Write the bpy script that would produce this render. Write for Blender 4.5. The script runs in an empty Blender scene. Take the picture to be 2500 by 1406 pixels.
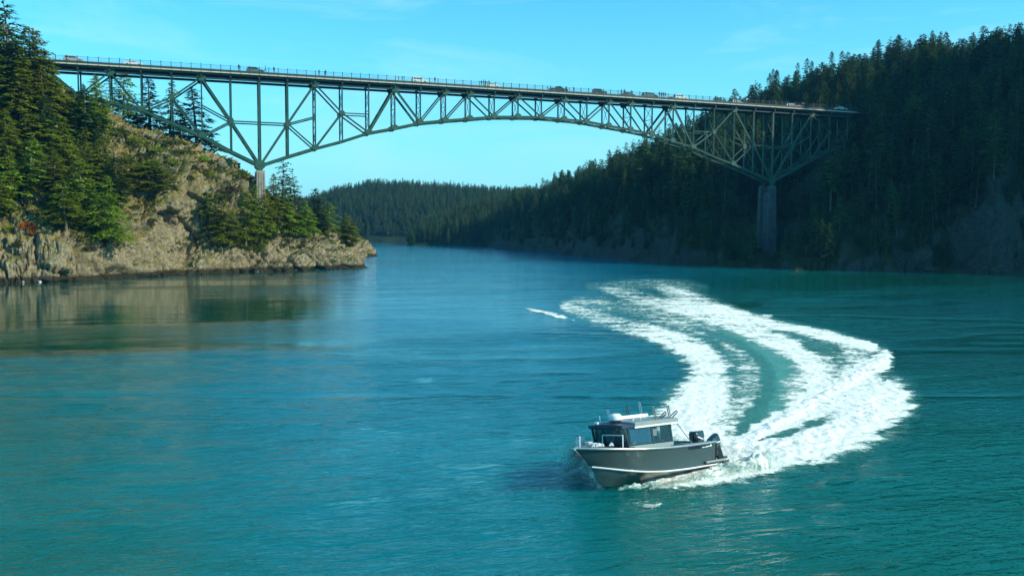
import bpy, math, random
import numpy as np
from mathutils import Vector, Matrix

random.seed(7)
RNG = np.random.default_rng(7)
scene = bpy.context.scene

# ------------------------------------------------------------------ camera
CAM = np.array([-15.7535, -263.4514, 11.0])
F_PX = 2207.55            # focal length for a picture 2500 wide
YAW, PITCH, ROLL = 0.330086, -0.062423, 0.004164


def cam_axes():
    cy, sy, cp, sp = math.cos(YAW), math.sin(YAW), math.cos(PITCH), math.sin(PITCH)
    f = np.array([sy * cp, cy * cp, sp])
    r = np.array([cy, -sy, 0.0])
    u = np.cross(r, f)
    c, s = math.cos(ROLL), math.sin(ROLL)
    return c * r + s * u, -s * r + c * u, f


RIGHT, UP, FWD = cam_axes()
cam_data = bpy.data.cameras.new('camera')
cam_data.sensor_width = 36.0
cam_data.lens = 36.0 * F_PX / 2500.0
cam_data.clip_start = 0.5
cam_data.clip_end = 20000.0
cam = bpy.data.objects.new('camera', cam_data)
scene.collection.objects.link(cam)
cam.matrix_world = Matrix((
    (RIGHT[0], UP[0], -FWD[0], CAM[0]),
    (RIGHT[1], UP[1], -FWD[1], CAM[1]),
    (RIGHT[2], UP[2], -FWD[2], CAM[2]),
    (0, 0, 0, 1)))
scene.camera = cam

# ------------------------------------------------------------------ light
# sun: from the right of the view, a little behind the camera
SUN_SIDE, SUN_BEHIND, SUN_ELEV = 0.94, 0.34, math.radians(32)
R2 = np.array([math.cos(YAW), -math.sin(YAW)])
F2 = np.array([math.sin(YAW), math.cos(YAW)])
sd = R2 * SUN_SIDE - F2 * SUN_BEHIND
sd = sd / np.linalg.norm(sd)
SUN_DIR = Vector((sd[0] * math.cos(SUN_ELEV), sd[1] * math.cos(SUN_ELEV), math.sin(SUN_ELEV)))
sun_data = bpy.data.lights.new('sun', 'SUN')
sun_data.energy = 5.0
sun_data.angle = math.radians(0.5)
sun_data.color = (1.0, 0.92, 0.74)
sun = bpy.data.objects.new('sun', sun_data)
sun.rotation_euler = SUN_DIR.to_track_quat('Z', 'Y').to_euler()
sun.location = (0, 0, 300)
scene.collection.objects.link(sun)

world = bpy.data.worlds.new('World')
scene.world = world
world.use_nodes = True
wn, wl = world.node_tree.nodes, world.node_tree.links
wn.clear()
w_out = wn.new('ShaderNodeOutputWorld')
w_bg = wn.new('ShaderNodeBackground')
w_bg.inputs['Strength'].default_value = 0.10
sky = wn.new('ShaderNodeTexSky')
sky.sky_type = 'NISHITA'
sky.sun_disc = False
sky.sun_elevation = SUN_ELEV
sky.sun_rotation = math.atan2(SUN_DIR.x, SUN_DIR.y)
sky.air_density = 1.0
sky.dust_density = 0.6
sky.ozone_density = 1.0
grade = wn.new('ShaderNodeMix')
grade.data_type = 'RGBA'
grade.blend_type = 'MULTIPLY'
grade.inputs['Factor'].default_value = 1.0
grade.inputs['B'].default_value = (0.30, 1.75, 2.15, 1)
wl.new(sky.outputs['Color'], grade.inputs['A'])
# faint cirrus
tc = wn.new('ShaderNodeTexCoord')
mp = wn.new('ShaderNodeMapping')
mp.inputs['Rotation'].default_value = (0.0, 0.35, -0.5)
mp.inputs['Scale'].default_value = (2.0, 2.0, 9.0)
nz = wn.new('ShaderNodeTexNoise')
nz.inputs['Scale'].default_value = 2.2
nz.inputs['Detail'].default_value = 7.0
nz.inputs['Roughness'].default_value = 0.6
nz.inputs['Distortion'].default_value = 0.8
rmp = wn.new('ShaderNodeMapRange')
rmp.inputs['From Min'].default_value = 0.47
rmp.inputs['From Max'].default_value = 0.86
rmp.inputs['To Max'].default_value = 0.55
cm = wn.new('ShaderNodeMix')
cm.data_type = 'RGBA'
cm.inputs['B'].default_value = (5.0, 9.2, 10.6, 1)
wl.new(tc.outputs['Generated'], mp.inputs['Vector'])
wl.new(mp.outputs['Vector'], nz.inputs['Vector'])
wl.new(nz.outputs['Fac'], rmp.inputs['Value'])
wl.new(rmp.outputs['Result'], cm.inputs['Factor'])
# paler towards the horizon
gz = wn.new('ShaderNodeSeparateXYZ')
wl.new(tc.outputs['Generated'], gz.inputs[0])
gm = wn.new('ShaderNodeMapRange')
gm.inputs['From Min'].default_value = 0.0
gm.inputs['From Max'].default_value = 0.42
gm.inputs['To Min'].default_value = 1.0
gm.inputs['To Max'].default_value = 0.0
wl.new(gz.outputs['Z'], gm.inputs['Value'])
gp = wn.new('ShaderNodeMath')
gp.operation = 'POWER'
gp.inputs[1].default_value = 2.2
wl.new(gm.outputs['Result'], gp.inputs[0])
hm = wn.new('ShaderNodeMix')
hm.data_type = 'RGBA'
hm.inputs['B'].default_value = (3.9, 8.7, 9.6, 1)
wl.new(gp.outputs[0], hm.inputs['Factor'])
wl.new(grade.outputs['Result'], hm.inputs['A'])
wl.new(hm.outputs['Result'], cm.inputs['A'])
wl.new(cm.outputs['Result'], w_bg.inputs['Color'])
wl.new(w_bg.outputs['Background'], w_out.inputs['Surface'])

vs = scene.view_settings
vs.view_transform = 'Standard'
vs.look = 'None'
vs.gamma = 1.0
vs.exposure = 0.16
vs.use_curve_mapping = False
scene.render.engine = 'CYCLES'
scene.cycles.max_bounces = 6
scene.cycles.diffuse_bounces = 2
scene.cycles.glossy_bounces = 3
scene.cycles.transparent_max_bounces = 12
scene.cycles.volume_bounces = 0
scene.cycles.use_denoising = True
scene.cycles.caustics_reflective = False
scene.cycles.caustics_refractive = False


# ------------------------------------------------------------------ helpers
def at(u, v, depth):
    """world point seen at picture point (u, v) at a distance along the view axis"""
    return CAM + depth * FWD + (u - 1250.0) / F_PX * depth * RIGHT - (v - 703.0) / F_PX * depth * UP


def at_np(u, v, depth):
    u, v, depth = np.broadcast_arrays(np.asarray(u, float), np.asarray(v, float), np.asarray(depth, float))
    return CAM + depth[..., None] * (FWD + ((u - 1250.0) / F_PX)[..., None] * RIGHT - ((v - 703.0) / F_PX)[..., None] * UP)


def wp(u, v, z=0.0):
    """world point on the water plane"""
    d = FWD + (u - 1250.0) / F_PX * RIGHT - (v - 703.0) / F_PX * UP
    t = (z - CAM[2]) / d[2]
    return CAM + d * t


def project(p):
    q = np.asarray(p) - CAM
    x, y, z = q @ RIGHT, q @ UP, q @ FWD
    return 1250 + F_PX * x / z, 703 - F_PX * y / z, z


def hz(u):
    """height in the picture of the horizon"""
    return 565.0 + 0.004164 * (np.asarray(u, float) - 1250.0)


def wdepth(u, v):
    return F_PX * 11.0 / (np.asarray(v, float) - hz(u))


# value noise -------------------------------------------------------
def _hash(ix, iy, iz, seed):
    h = (ix * 374761393 + iy * 668265263 + iz * 2147483647 + seed * 1274126177) & 0xFFFFFFFF
    h = ((h ^ (h >> 13)) * 1274126177) & 0xFFFFFFFF
    h = ((h ^ (h >> 15)) * 2246822519) & 0xFFFFFFFF
    return ((h ^ (h >> 16)) & 0xFFFF) / 65535.0


def vnoise(p, seed=0):
    p = np.asarray(p, float)
    i = np.floor(p).astype(np.int64)
    f = p - i
    f = f * f * f * (f * (f * 6 - 15) + 10)
    r = 0
    for dx in (0, 1):
        wx = f[..., 0] if dx else 1 - f[..., 0]
        for dy in (0, 1):
            wy = f[..., 1] if dy else 1 - f[..., 1]
            for dz in (0, 1):
                wz = f[..., 2] if dz else 1 - f[..., 2]
                r = r + wx * wy * wz * _hash(i[..., 0] + dx, i[..., 1] + dy, i[..., 2] + dz, seed)
    return r * 2 - 1


def fbm(p, octs=4, seed=0, lac=2.03, gain=0.5):
    a, r, t = 1.0, 0, 0
    p = np.asarray(p, float)
    for k in range(octs):
        r = r + a * vnoise(p * lac ** k + 17.3 * k, seed + k)
        t += a
        a *= gain
    return r / t


def cells(p, seed=0):
    """nearest-cell noise: distance to nearest, second nearest, random id value"""
    p = np.asarray(p, float)
    i = np.floor(p).astype(np.int64)
    f1 = np.full(p.shape[:-1], 9.0)
    f2 = f1.copy()
    rid = np.zeros(p.shape[:-1])
    for dx in (-1, 0, 1):
        for dy in (-1, 0, 1):
            for dz in (-1, 0, 1):
                c = i + np.array([dx, dy, dz])
                q = np.stack([_hash(c[..., 0], c[..., 1], c[..., 2], seed + k) for k in (1, 2, 3)], -1)
                d = np.sqrt(((c + q - p) ** 2).sum(-1))
                r = _hash(c[..., 0], c[..., 1], c[..., 2], seed + 9)
                near = d < f1
                f2 = np.where(near, f1, np.minimum(f2, d))
                rid = np.where(near, r, rid)
                f1 = np.where(near, d, f1)
    return f1, f2, rid


# objects -------------------------------------------------------------
def tag(o, label=None, cat=None, group=None, kind=None):
    if label:
        o['label'] = label
    if cat:
        o['category'] = cat
    if group:
        o['group'] = group
    if kind:
        o['kind'] = kind
    return o


def link(o, parent=None):
    scene.collection.objects.link(o)
    if parent is not None:
        o.parent = parent
    return o


def empty(name, loc=(0, 0, 0), rotz=0.0, scale=1.0):
    o = bpy.data.objects.new(name, None)
    o.location = tuple(float(c) for c in loc)
    o.rotation_euler = (0, 0, rotz)
    o.scale = (scale, scale, scale) if np.isscalar(scale) else scale
    o.empty_display_size = 0.5
    return link(o)


def mesh_np(name, verts, faces, mats=None, smooth=False, mat_idx=None):
    """fast mesh from arrays; faces all tri or all quad (n,k) or list"""
    me = bpy.data.meshes.new(name)
    verts = np.asarray(verts, np.float32)
    if isinstance(faces, np.ndarray):
        k = faces.shape[1]
        n = len(faces)
        me.vertices.add(len(verts))
        me.vertices.foreach_set('co', verts.ravel())
        me.loops.add(n * k)
        me.loops.foreach_set('vertex_index', faces.astype(np.int32).ravel())
        me.polygons.add(n)
        me.polygons.foreach_set('loop_start', np.arange(0, n * k, k, dtype=np.int32))
        me.polygons.foreach_set('loop_total', np.full(n, k, np.int32))
        me.update(calc_edges=True)
    else:
        me.from_pydata([tuple(v) for v in verts.tolist()], [], [tuple(f) for f in faces])
    if mats:
        for m in (mats if isinstance(mats, (list, tuple)) else [mats]):
            me.materials.append(m)
    if mat_idx is not None:
        me.polygons.foreach_set('material_index', np.asarray(mat_idx, np.int32))
    if smooth:
        me.polygons.foreach_set('use_smooth', np.ones(len(me.polygons), bool))
    me.update()
    return me


class MB:
    """collects simple solids, then makes one mesh object"""

    def __init__(self):
        self.v, self.f, self.m = [], [], []

    def add(self, vs_, fs_, mi=0):
        n = len(self.v)
        self.v += [tuple(float(c) for c in p) for p in vs_]
        self.f += [tuple(i + n for i in f) for f in fs_]
        self.m += [mi] * len(fs_)
        return self

    def box(self, x0, x1, y0, y1, z0, z1, mi=0):
        return self.add([(x0, y0, z0), (x1, y0, z0), (x1, y1, z0), (x0, y1, z0), (x0, y0, z1), (x1, y0, z1), (x1, y1, z1), (x0, y1, z1)],
                        [(3, 2, 1, 0), (4, 5, 6, 7), (0, 1, 5, 4), (1, 2, 6, 5), (2, 3, 7, 6), (3, 0, 4, 7)], mi)

    def hexa(self, pts, mi=0):
        """pts: 4 bottom + 4 top corners"""
        return self.add(pts, [(3, 2, 1, 0), (4, 5, 6, 7), (0, 1, 5, 4), (1, 2, 6, 5), (2, 3, 7, 6), (3, 0, 4, 7)], mi)

    def beam(self, p0, p1, w, h, up=(0, 0, 1), mi=0):
        """w across, h along up"""
        p0, p1, up = Vector(p0), Vector(p1), Vector(up)
        d = (p1 - p0).normalized()
        s = d.cross(up)
        if s.length < 1e-4:
            s = d.cross(Vector((0, 1, 0)))
        s.normalize()
        n = s.cross(d).normalized()
        a, b = s * (w / 2), n * (h / 2)
        q = []
        for p in (p0, p1):
            q += [p - a - b, p + a - b, p + a + b, p - a + b]
        return self.add(q, [(0, 1, 2, 3), (7, 6, 5, 4), (0, 4, 5, 1), (1, 5, 6, 2), (2, 6, 7, 3), (3, 7, 4, 0)], mi)

    def tube(self, pts, r, n=8, mi=0, caps=True):
        pts = [Vector(p) for p in pts]
        if np.isscalar(r):
            r = [r] * len(pts)
        base = len(self.v)
        prev = None
        for i, p in enumerate(pts):
            d = (pts[min(i + 1, len(pts) - 1)] - pts[max(i - 1, 0)]).normalized()
            ref = Vector((0, 0, 1)) if abs(d.z) < 0.9 else Vector((1, 0, 0))
            s = d.cross(ref).normalized() if prev is None else (prev - d * prev.dot(d)).normalized()
            prev = s
            t = d.cross(s)
            for k in range(n):
                a = 2 * math.pi * k / n
                self.v.append(tuple(p + (s * math.cos(a) + t * math.sin(a)) * r[i]))
        for i in range(len(pts) - 1):
            for k in range(n):
                a = base + i * n + k
                b = base + i * n + (k + 1) % n
                self.f.append((a, b, b + n, a + n))
                self.m.append(mi)
        if caps:
            self.f.append(tuple(base + k for k in range(n))[::-1])
            self.f.append(tuple(base + (len(pts) - 1) * n + k for k in range(n)))
            self.m += [mi, mi]
        return self

    def loft(self, rings, mi=0, closed=True, caps=True):
        base = len(self.v)
        n = len(rings[0])
        for r in rings:
            self.v += [tuple(float(c) for c in p) for p in r]
        m = n if closed else n - 1
        for i in range(len(rings) - 1):
            for k in range(m):
                a, b = base + i * n + k, base + i * n + (k + 1) % n
                self.f.append((a, b, b + n, a + n))
                self.m.append(mi)
        if caps and closed:
            self.f.append(tuple(base + k for k in range(n))[::-1])
            self.f.append(tuple(base + (len(rings) - 1) * n + k for k in range(n)))
            self.m += [mi, mi]
        return self

    def mesh(self, name, mats, smooth=False, bevel=0.0):
        me = bpy.data.meshes.new(name)
        me.from_pydata(self.v, [], self.f)
        for m in (mats if isinstance(mats, (list, tuple)) else [mats]):
            me.materials.append(m)
        me.polygons.foreach_set('material_index', self.m)
        if smooth:
            me.polygons.foreach_set('use_smooth', [True] * len(self.f))
        me.update()
        return me

    def build(self, name, mats, parent=None, smooth=False, bevel=0.0, loc=None):
        o = bpy.data.objects.new(name, self.mesh(name, mats, smooth))
        if loc is not None:
            o.location = loc
        link(o, parent)
        if bevel:
            b = o.modifiers.new('bevel', 'BEVEL')
            b.width = bevel
            b.segments = 2
            b.limit_method = 'ANGLE'
        if smooth:
            try:
                o.data.set_sharp_from_angle(angle=math.radians(40))
            except Exception:
                pass
        return o


# materials ------------------------------------------------------------
def new_mat(name):
    m = bpy.data.materials.new(name)
    m.use_nodes = True
    nt = m.node_tree
    b = nt.nodes['Principled BSDF']
    return m, nt, b


def noise_node(nt, scale, detail=4, rough=0.55, vec=None, dist=0.0):
    n = nt.nodes.new('ShaderNodeTexNoise')
    n.inputs['Scale'].default_value = scale
    n.inputs['Detail'].default_value = detail
    n.inputs['Roughness'].default_value = rough
    n.inputs['Distortion'].default_value = dist
    if vec is not None:
        nt.links.new(vec, n.inputs['Vector'])
    return n.outputs['Fac']


def ramp(nt, fac, stops):
    r = nt.nodes.new('ShaderNodeValToRGB')
    el = r.color_ramp.elements
    while len(el) > 1:
        el.remove(el[-1])
    el[0].position, el[0].color = stops[0][0], tuple(stops[0][1]) + (1,)
    for p, c in stops[1:]:
        e = el.new(p)
        e.color = tuple(c) + (1,)
    nt.links.new(fac, r.inputs['Fac'])
    return r.outputs['Color']


def mixc(nt, fac, a, b, mode='MIX'):
    m = nt.nodes.new('ShaderNodeMix')
    m.data_type = 'RGBA'
    m.blend_type = mode
    for sock, val in ((m.inputs['Factor'], fac), (m.inputs['A'], a), (m.inputs['B'], b)):
        if isinstance(val, (int, float)):
            sock.default_value = val
        elif isinstance(val, tuple):
            sock.default_value = tuple(val) + ((1,) if len(val) == 3 else ())
        else:
            nt.links.new(val, sock)
    return m.outputs['Result']


def maprange(nt, val, a, b, c=0.0, d=1.0):
    m = nt.nodes.new('ShaderNodeMapRange')
    for k, x in (('From Min', a), ('From Max', b), ('To Min', c), ('To Max', d)):
        m.inputs[k].default_value = x
    nt.links.new(val, m.inputs['Value'])
    return m.outputs['Result']


def mathn(nt, op, a, b=0.0):
    m = nt.nodes.new('ShaderNodeMath')
    m.operation = op
    for s, x in ((m.inputs[0], a), (m.inputs[1], b)):
        if isinstance(x, (int, float)):
            s.default_value = x
        else:
            nt.links.new(x, s)
    return m.outputs[0]


def geo_pos(nt):
    return nt.nodes.new('ShaderNodeNewGeometry').outputs['Position']


def attr(nt, name):
    a = nt.nodes.new('ShaderNodeAttribute')
    a.attribute_name = name
    return a.outputs['Fac']


def bump(nt, b, height, strength=0.4, dist=0.1):
    n = nt.nodes.new('ShaderNodeBump')
    n.inputs['Strength'].default_value = strength
    n.inputs['Distance'].default_value = dist
    nt.links.new(height, n.inputs['Height'])
    nt.links.new(n.outputs['Normal'], b.inputs['Normal'])
    return n


def simple(name, col, rough=0.6, metal=0.0, var=0.25, scale=3.0, coat=0.0, spec=None):
    """plain material with a little wear so that it is never one flat colour"""
    m, nt, b = new_mat(name)
    co = nt.nodes.new('ShaderNodeTexCoord').outputs['Object']
    n = noise_node(nt, scale, 6, 0.6, co)
    lo = tuple(c * (1 - var) for c in col)
    hi = tuple(min(1, c * (1 + var)) for c in col)
    c = ramp(nt, n, [(0.3, lo), (0.7, hi)])
    nt.links.new(c, b.inputs['Base Color'])
    b.inputs['Roughness'].default_value = rough
    b.inputs['Metallic'].default_value = metal
    if coat:
        b.inputs['Coat Weight'].default_value = coat
    if spec is not None:
        b.inputs['Specular IOR Level'].default_value = spec
    return m


def make_foliage_mat(name, dark, light, transl=0.46):
    m, nt, b = new_mat(name)
    co = nt.nodes.new('ShaderNodeTexCoord').outputs['Object']
    n1 = noise_node(nt, 0.35, 3, 0.6, co)
    n2 = noise_node(nt, 3.0, 2, 0.6, co)
    mixn = mathn(nt, 'ADD', mathn(nt, 'MULTIPLY', n1, 0.6), mathn(nt, 'MULTIPLY', n2, 0.4))
    c = ramp(nt, mixn, [(0.36, dark), (0.64, light)])
    oi = nt.nodes.new('ShaderNodeObjectInfo').outputs['Random']
    hsv = nt.nodes.new('ShaderNodeHueSaturation')
    nt.links.new(maprange(nt, oi, 0, 1, 0.475, 0.525), hsv.inputs['Hue'])
    nt.links.new(maprange(nt, oi, 0, 1, 0.72, 1.3), hsv.inputs['Value'])
    nt.links.new(c, hsv.inputs['Color'])
    b.inputs['Roughness'].default_value = 0.8
    b.inputs['Specular IOR Level'].default_value = 0.15
    nt.links.new(hsv.outputs['Color'], b.inputs['Base Color'])
    tr = nt.nodes.new('ShaderNodeBsdfTranslucent')
    nt.links.new(hsv.outputs['Color'], tr.inputs['Color'])
    mx = nt.nodes.new('ShaderNodeMixShader')
    mx.inputs['Fac'].default_value = transl
    out = nt.nodes['Material Output']
    nt.links.new(b.outputs[0], mx.inputs[1])
    nt.links.new(tr.outputs[0], mx.inputs[2])
    nt.links.new(mx.outputs[0], out.inputs['Surface'])
    return m


M = {}
M['fir'] = make_foliage_mat('fir_needles', (0.085, 0.14, 0.012), (0.36, 0.45, 0.035))
M['fir_dark'] = make_foliage_mat('fir_needles_dark', (0.03, 0.06, 0.014), (0.12, 0.17, 0.03))
M['fir_yellow'] = make_foliage_mat('fir_needles_yellow', (0.11, 0.15, 0.012), (0.33, 0.37, 0.03))
M['fir_hill'] = make_foliage_mat('hill_fir_needles', (0.014, 0.042, 0.017), (0.075, 0.15, 0.042), 0.33)  # hill firs darker and tealer, the slope's shade put into the needle colour
M['fir_hill_b'] = make_foliage_mat('hill_fir_needles_light', (0.026, 0.058, 0.017), (0.13, 0.21, 0.048), 0.33)  # lighter of the two shade-darkened hill tones
M['shrub_green'] = make_foliage_mat('shrub_leaves', (0.03, 0.055, 0.008), (0.12, 0.15, 0.02), 0.3)
M['shrub_yellow'] = make_foliage_mat('shrub_leaves_yellow', (0.12, 0.15, 0.01), (0.26, 0.28, 0.02), 0.3)
M['shrub_orange'] = make_foliage_mat('shrub_leaves_orange', (0.32, 0.13, 0.02), (0.55, 0.24, 0.03), 0.3)
M['shrub_brown'] = make_foliage_mat('bare_twigs', (0.06, 0.05, 0.03), (0.15, 0.115, 0.06), 0.1)
M['bark'] = simple('bark', (0.13, 0.105, 0.075), 0.95, var=0.4, scale=4)
M['steel'] = simple('green_bridge_paint', (0.016, 0.070, 0.042), 0.5, var=0.3, scale=1.2)
M['steel_dark'] = simple('green_bridge_paint_weathered', (0.014, 0.038, 0.036), 0.6, var=0.35, scale=0.8)
M['concrete'] = simple('board_marked_concrete', (0.26, 0.23, 0.175), 0.85, var=0.25, scale=1.0)
M['dark_concrete'] = simple('shade_darkened_concrete', (0.085, 0.09, 0.09), 0.9, var=0.35, scale=0.7)  # concrete darkened for the far pier, its shade put into the colour
M['kerb'] = simple('pale_concrete_kerb', (0.52, 0.48, 0.36), 0.8, var=0.2, scale=2.5)
M['asphalt'] = simple('asphalt', (0.05, 0.05, 0.05), 0.9, var=0.2, scale=4)


# ------------------------------------------------------------------ terrain
def terrain_grid(cols, nu, nt, u_smooth=True):
    """cols: {u: [(depth, z), ...]} -> grid of world points [nu, nt, 3] and the u of every column"""
    us = sorted(cols)
    K = 40
    prof = []
    for u in us:
        pts = np.array(cols[u], float)
        s = np.concatenate([[0], np.cumsum(np.hypot(np.diff(pts[:, 0]), np.diff(pts[:, 1])))])
        s /= s[-1]
        t = np.linspace(0, 1, K)
        prof.append(np.stack([np.interp(t, s, pts[:, 0]), np.interp(t, s, pts[:, 1])], -1))
    prof = np.array(prof)
    uu = np.linspace(us[0], us[-1], nu)
    a = np.zeros((nu, K, 2))
    for k in range(K):
        for j in (0, 1):
            a[:, k, j] = np.interp(uu, us, prof[:, k, j])
    if u_smooth:
        w = max(1, int(nu / 90))
        ker = np.ones(2 * w + 1) / (2 * w + 1)
        pad = np.pad(a, ((w, w), (0, 0), (0, 0)), mode='edge')
        a = np.apply_along_axis(lambda x: np.convolve(x, ker, mode='valid'), 0, pad)
    tt = np.linspace(0, K - 1, nt)
    i0 = np.clip(np.floor(tt).astype(int), 0, K - 2)
    f = (tt - i0)[None, :, None]
    b = a[:, i0] * (1 - f) + a[:, i0 + 1] * f
    d, z = b[..., 0], b[..., 1]
    F2d = np.array([math.sin(YAW), math.cos(YAW)])
    R2d = np.array([math.cos(YAW), -math.sin(YAW)])
    lat = ((uu - 1250) / F_PX)[:, None] * d
    x = CAM[0] + d * F2d[0] + lat * R2d[0]
    y = CAM[1] + d * F2d[1] + lat * R2d[1]
    return np.stack([x, y, z], -1), uu


def vd(u, lst):
    """profile given as (v, depth) -> (depth, z)"""
    return [(d, 11.0 + (float(hz(u)) - v) / F_PX * d) for v, d in lst]


def grid_normals(G):
    du = np.gradient(G, axis=0)
    dv = np.gradient(G, axis=1)
    n = np.cross(du, dv)
    n /= np.linalg.norm(n, axis=-1, keepdims=True) + 1e-9
    # point to the camera side / up
    s = np.sign((n * (CAM - G)).sum(-1, keepdims=True))
    s[s == 0] = 1
    return n * s


def grid_faces(nu, nt):
    i, j = np.meshgrid(np.arange(nu - 1), np.arange(nt - 1), indexing='ij')
    a = (i * nt + j).ravel()
    return np.stack([a, a + nt, a + nt + 1, a + 1], -1)


LEFT = {
    -420: [(712, 160), (620, 168), (520, 185), (380, 212), (150, 255), (60, 290), (70, 360)],
    -200: [(700, 172), (610, 180), (520, 192), (380, 206), (200, 218), (95, 228), (110, 330)],
    0: [(693, 184), (610, 190), (545, 195), (505, 203), (380, 212), (250, 222), (150, 230), (160, 330)],
    60: [(691, 186), (605, 191), (550, 195), (500, 205), (380, 214), (260, 224), (165, 231), (180, 320)],
    110: [(690, 188), (605, 193), (552, 196), (510, 205), (380, 216), (270, 227), (195, 234), (210, 310)],
    150: [(688, 190), (600, 194), (565, 197), (545, 203), (450, 214), (330, 227), (218, 237), (240, 300)],
    200: [(686, 193), (600, 197), (575, 199), (550, 206), (450, 217), (330, 232), (245, 240), (262, 250), (262, 300)],
    250: [(683, 199), (600, 203), (575, 205), (540, 212), (450, 221), (340, 233), (275, 239), (285, 252), (280, 300)],
    300: [(680, 204), (605, 210), (570, 213), (500, 220), (420, 227), (350, 234), (303, 239), (318, 255), (305, 300)],
    350: [(676, 213), (610, 217), (560, 219), (490, 225), (420, 231), (360, 236), (326, 241), (340, 256), (325, 300)],
    395: [(674, 218), (600, 222), (520, 225), (475, 228), (420, 233), (370, 238), (336, 243), (350, 258), (335, 300)],
    425: [(675, 219), (610, 231), (560, 236), (505, 232), (460, 234), (400, 238), (342, 244), (356, 258), (345, 300)],
    455: [(673, 221), (625, 236), (570, 240), (510, 237), (460, 238), (400, 240), (350, 245), (362, 258), (352, 300)],
    490: [(671, 225), (630, 231), (600, 238), (550, 241), (490, 241), (430, 243), (367, 247), (380, 258), (375, 300)],
    540: [(668, 231), (620, 236), (600, 240), (550, 242), (490, 245), (430, 248), (392, 251), (405, 262), (400, 300)],
    600: [(666, 238), (618, 242), (598, 244), (560, 246), (500, 249), (450, 251), (430, 254), (440, 265), (440, 300)],
    650: [(665, 242), (616, 246), (595, 248), (560, 251), (520, 254), (482, 258), (490, 270), (490, 300)],
    710: [(663, 247), (608, 252), (580, 255), (560, 258), (540, 260), (520, 264), (530, 290)],
    770: [(661, 252), (605, 257), (578, 260), (564, 264), (556, 268), (562, 290)],
    820: [(659, 256.5), (622, 262), (598, 266), (588, 272), (592, 285)],
    855: [(657.5, 260), (634, 265), (615, 270), (608, 276), (612, 285)],
    872: [(657, 262), (645, 266), (636, 270), (634, 275), (640, 282)],
    884: [(658, 262), (657, 266), (656.5, 270), (656, 275), (656, 280)],
    900: [(662, 262), (661, 266), (660.5, 270), (660, 275), (660, 280)],
}
LEFT = {u: vd(u, l) for u, l in LEFT.items()}
POINT = {u: vd(u, l) for u, l in {
    800: [(630, 376), (600, 384), (575, 392), (580, 420)],
    840: [(630, 376), (600, 384), (576, 390), (580, 415)],
    870: [(630, 376), (600, 382), (584, 388), (588, 405)],
    890: [(629.5, 378), (606, 384), (594, 388), (598, 400)],
    905: [(629, 380), (618, 386), (612, 389), (616, 396)],
    914: [(631, 380), (629, 386), (629, 389), (630, 394)],
}.items()}


def rz(u, v, d):
    return 11.0 + (float(hz(u)) - v) / F_PX * d


RIGHTH = {
    1188: [(640, -3), (640, -1), (650, -1), (660, -2), (700, -2)],
    1203: [(606, -1.5), (612, 1), (625, 3), (640, 4), (760, 2)],
    1215: [(582, -1.5), (588, 5), (602, 11), (640, 14), (800, 10)],
    1232: [(552, -1.5), (558, 7), (585, 15), (620, 21), (800, 18)],
    1280: [(512, -1.5), (520, 6), (560, 18), (620, 26), (800, 24)],
    1400: [(418, -1.5), (424, 8), (470, 25), (560, 35), (760, 32)],
    1540: [(343, -1.5), (348, 9), (390, 30), (500, 42), (700, 40)],
    1650: [(310, -1.5), (314, 8), (350, 30), (460, 50), (650, 50)],
    1750: [(288, -1.5), (293, 5), (318, 14), (335, 30), (440, 60), (620, 60)],
    1830: [(278, -1.5), (283, 2.5), (313, 6), (330, 24), (430, 67), (600, 68)],
    1890: [(273, -1.5), (277, 1.2), (311, 1.8), (325, 18), (425, 69), (600, 72)],
    1950: [(266, -1.5), (270, 4), (305, 12), (325, 30), (420, 72), (580, 76)],
    2040: [(263, -1.5), (267, 7), (300, 24), (322, 43), (350, 50), (405, 74), (560, 82)],
    2110: [(262, -1.5), (266, 8), (295, 28), (326, 52), (342, 53), (400, 78), (540, 86)],
    2300: [(257, -1.5), (261, 10), (285, 34), (320, 54), (385, 79), (520, 92)],
    2350: [(254, -1.5), (257, 10), (276, 32), (316, 54), (382, 77), (510, 92)],
    2400: [(247, -1.5), (249, 11), (254, 26), (300, 48), (378, 78), (500, 94)],
    2450: [(245, -1.5), (247, 12), (252, 30), (298, 50), (374, 80), (500, 96)],
    2500: [(251, -1.5), (255, 12), (272, 32), (305, 52), (370, 81), (500, 98)],
    2650: [(250, -1.5), (254, 12), (280, 36), (310, 56), (360, 86), (480, 106)],
    2800: [(247, -1.5), (250, 14), (262, 50), (284, 84), (330, 104), (460, 116)],
    3050: [(232, -1.5), (236, 20), (246, 76), (262, 117), (300, 132), (430, 134)],  # from here on out of view, raised to throw shade on the far pier
    3400: [(205, -1.5), (209, 20), (220, 76), (238, 117), (280, 132), (400, 134)],
    3900: [(175, -1.5), (179, 20), (192, 66), (210, 100), (260, 124), (380, 130)],
}
SPUR = {
    990: [(690, -2), (692, -1), (700, -1), (720, -2)],
    1012: [(684, -1), (688, 2), (700, 5), (740, 6)],
    1060: [(682, -1), (688, 5), (720, 14), (780, 16)],
    1130: [(674, -1), (680, 8), (730, 21), (800, 24)],
    1200: [(668, -1), (675, 10), (730, 30), (800, 32)],
    1300: [(665, -1), (672, 8), (730, 30), (800, 34)],
    1420: [(665, -1), (672, 8), (730, 32), (800, 38)],
}
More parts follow.
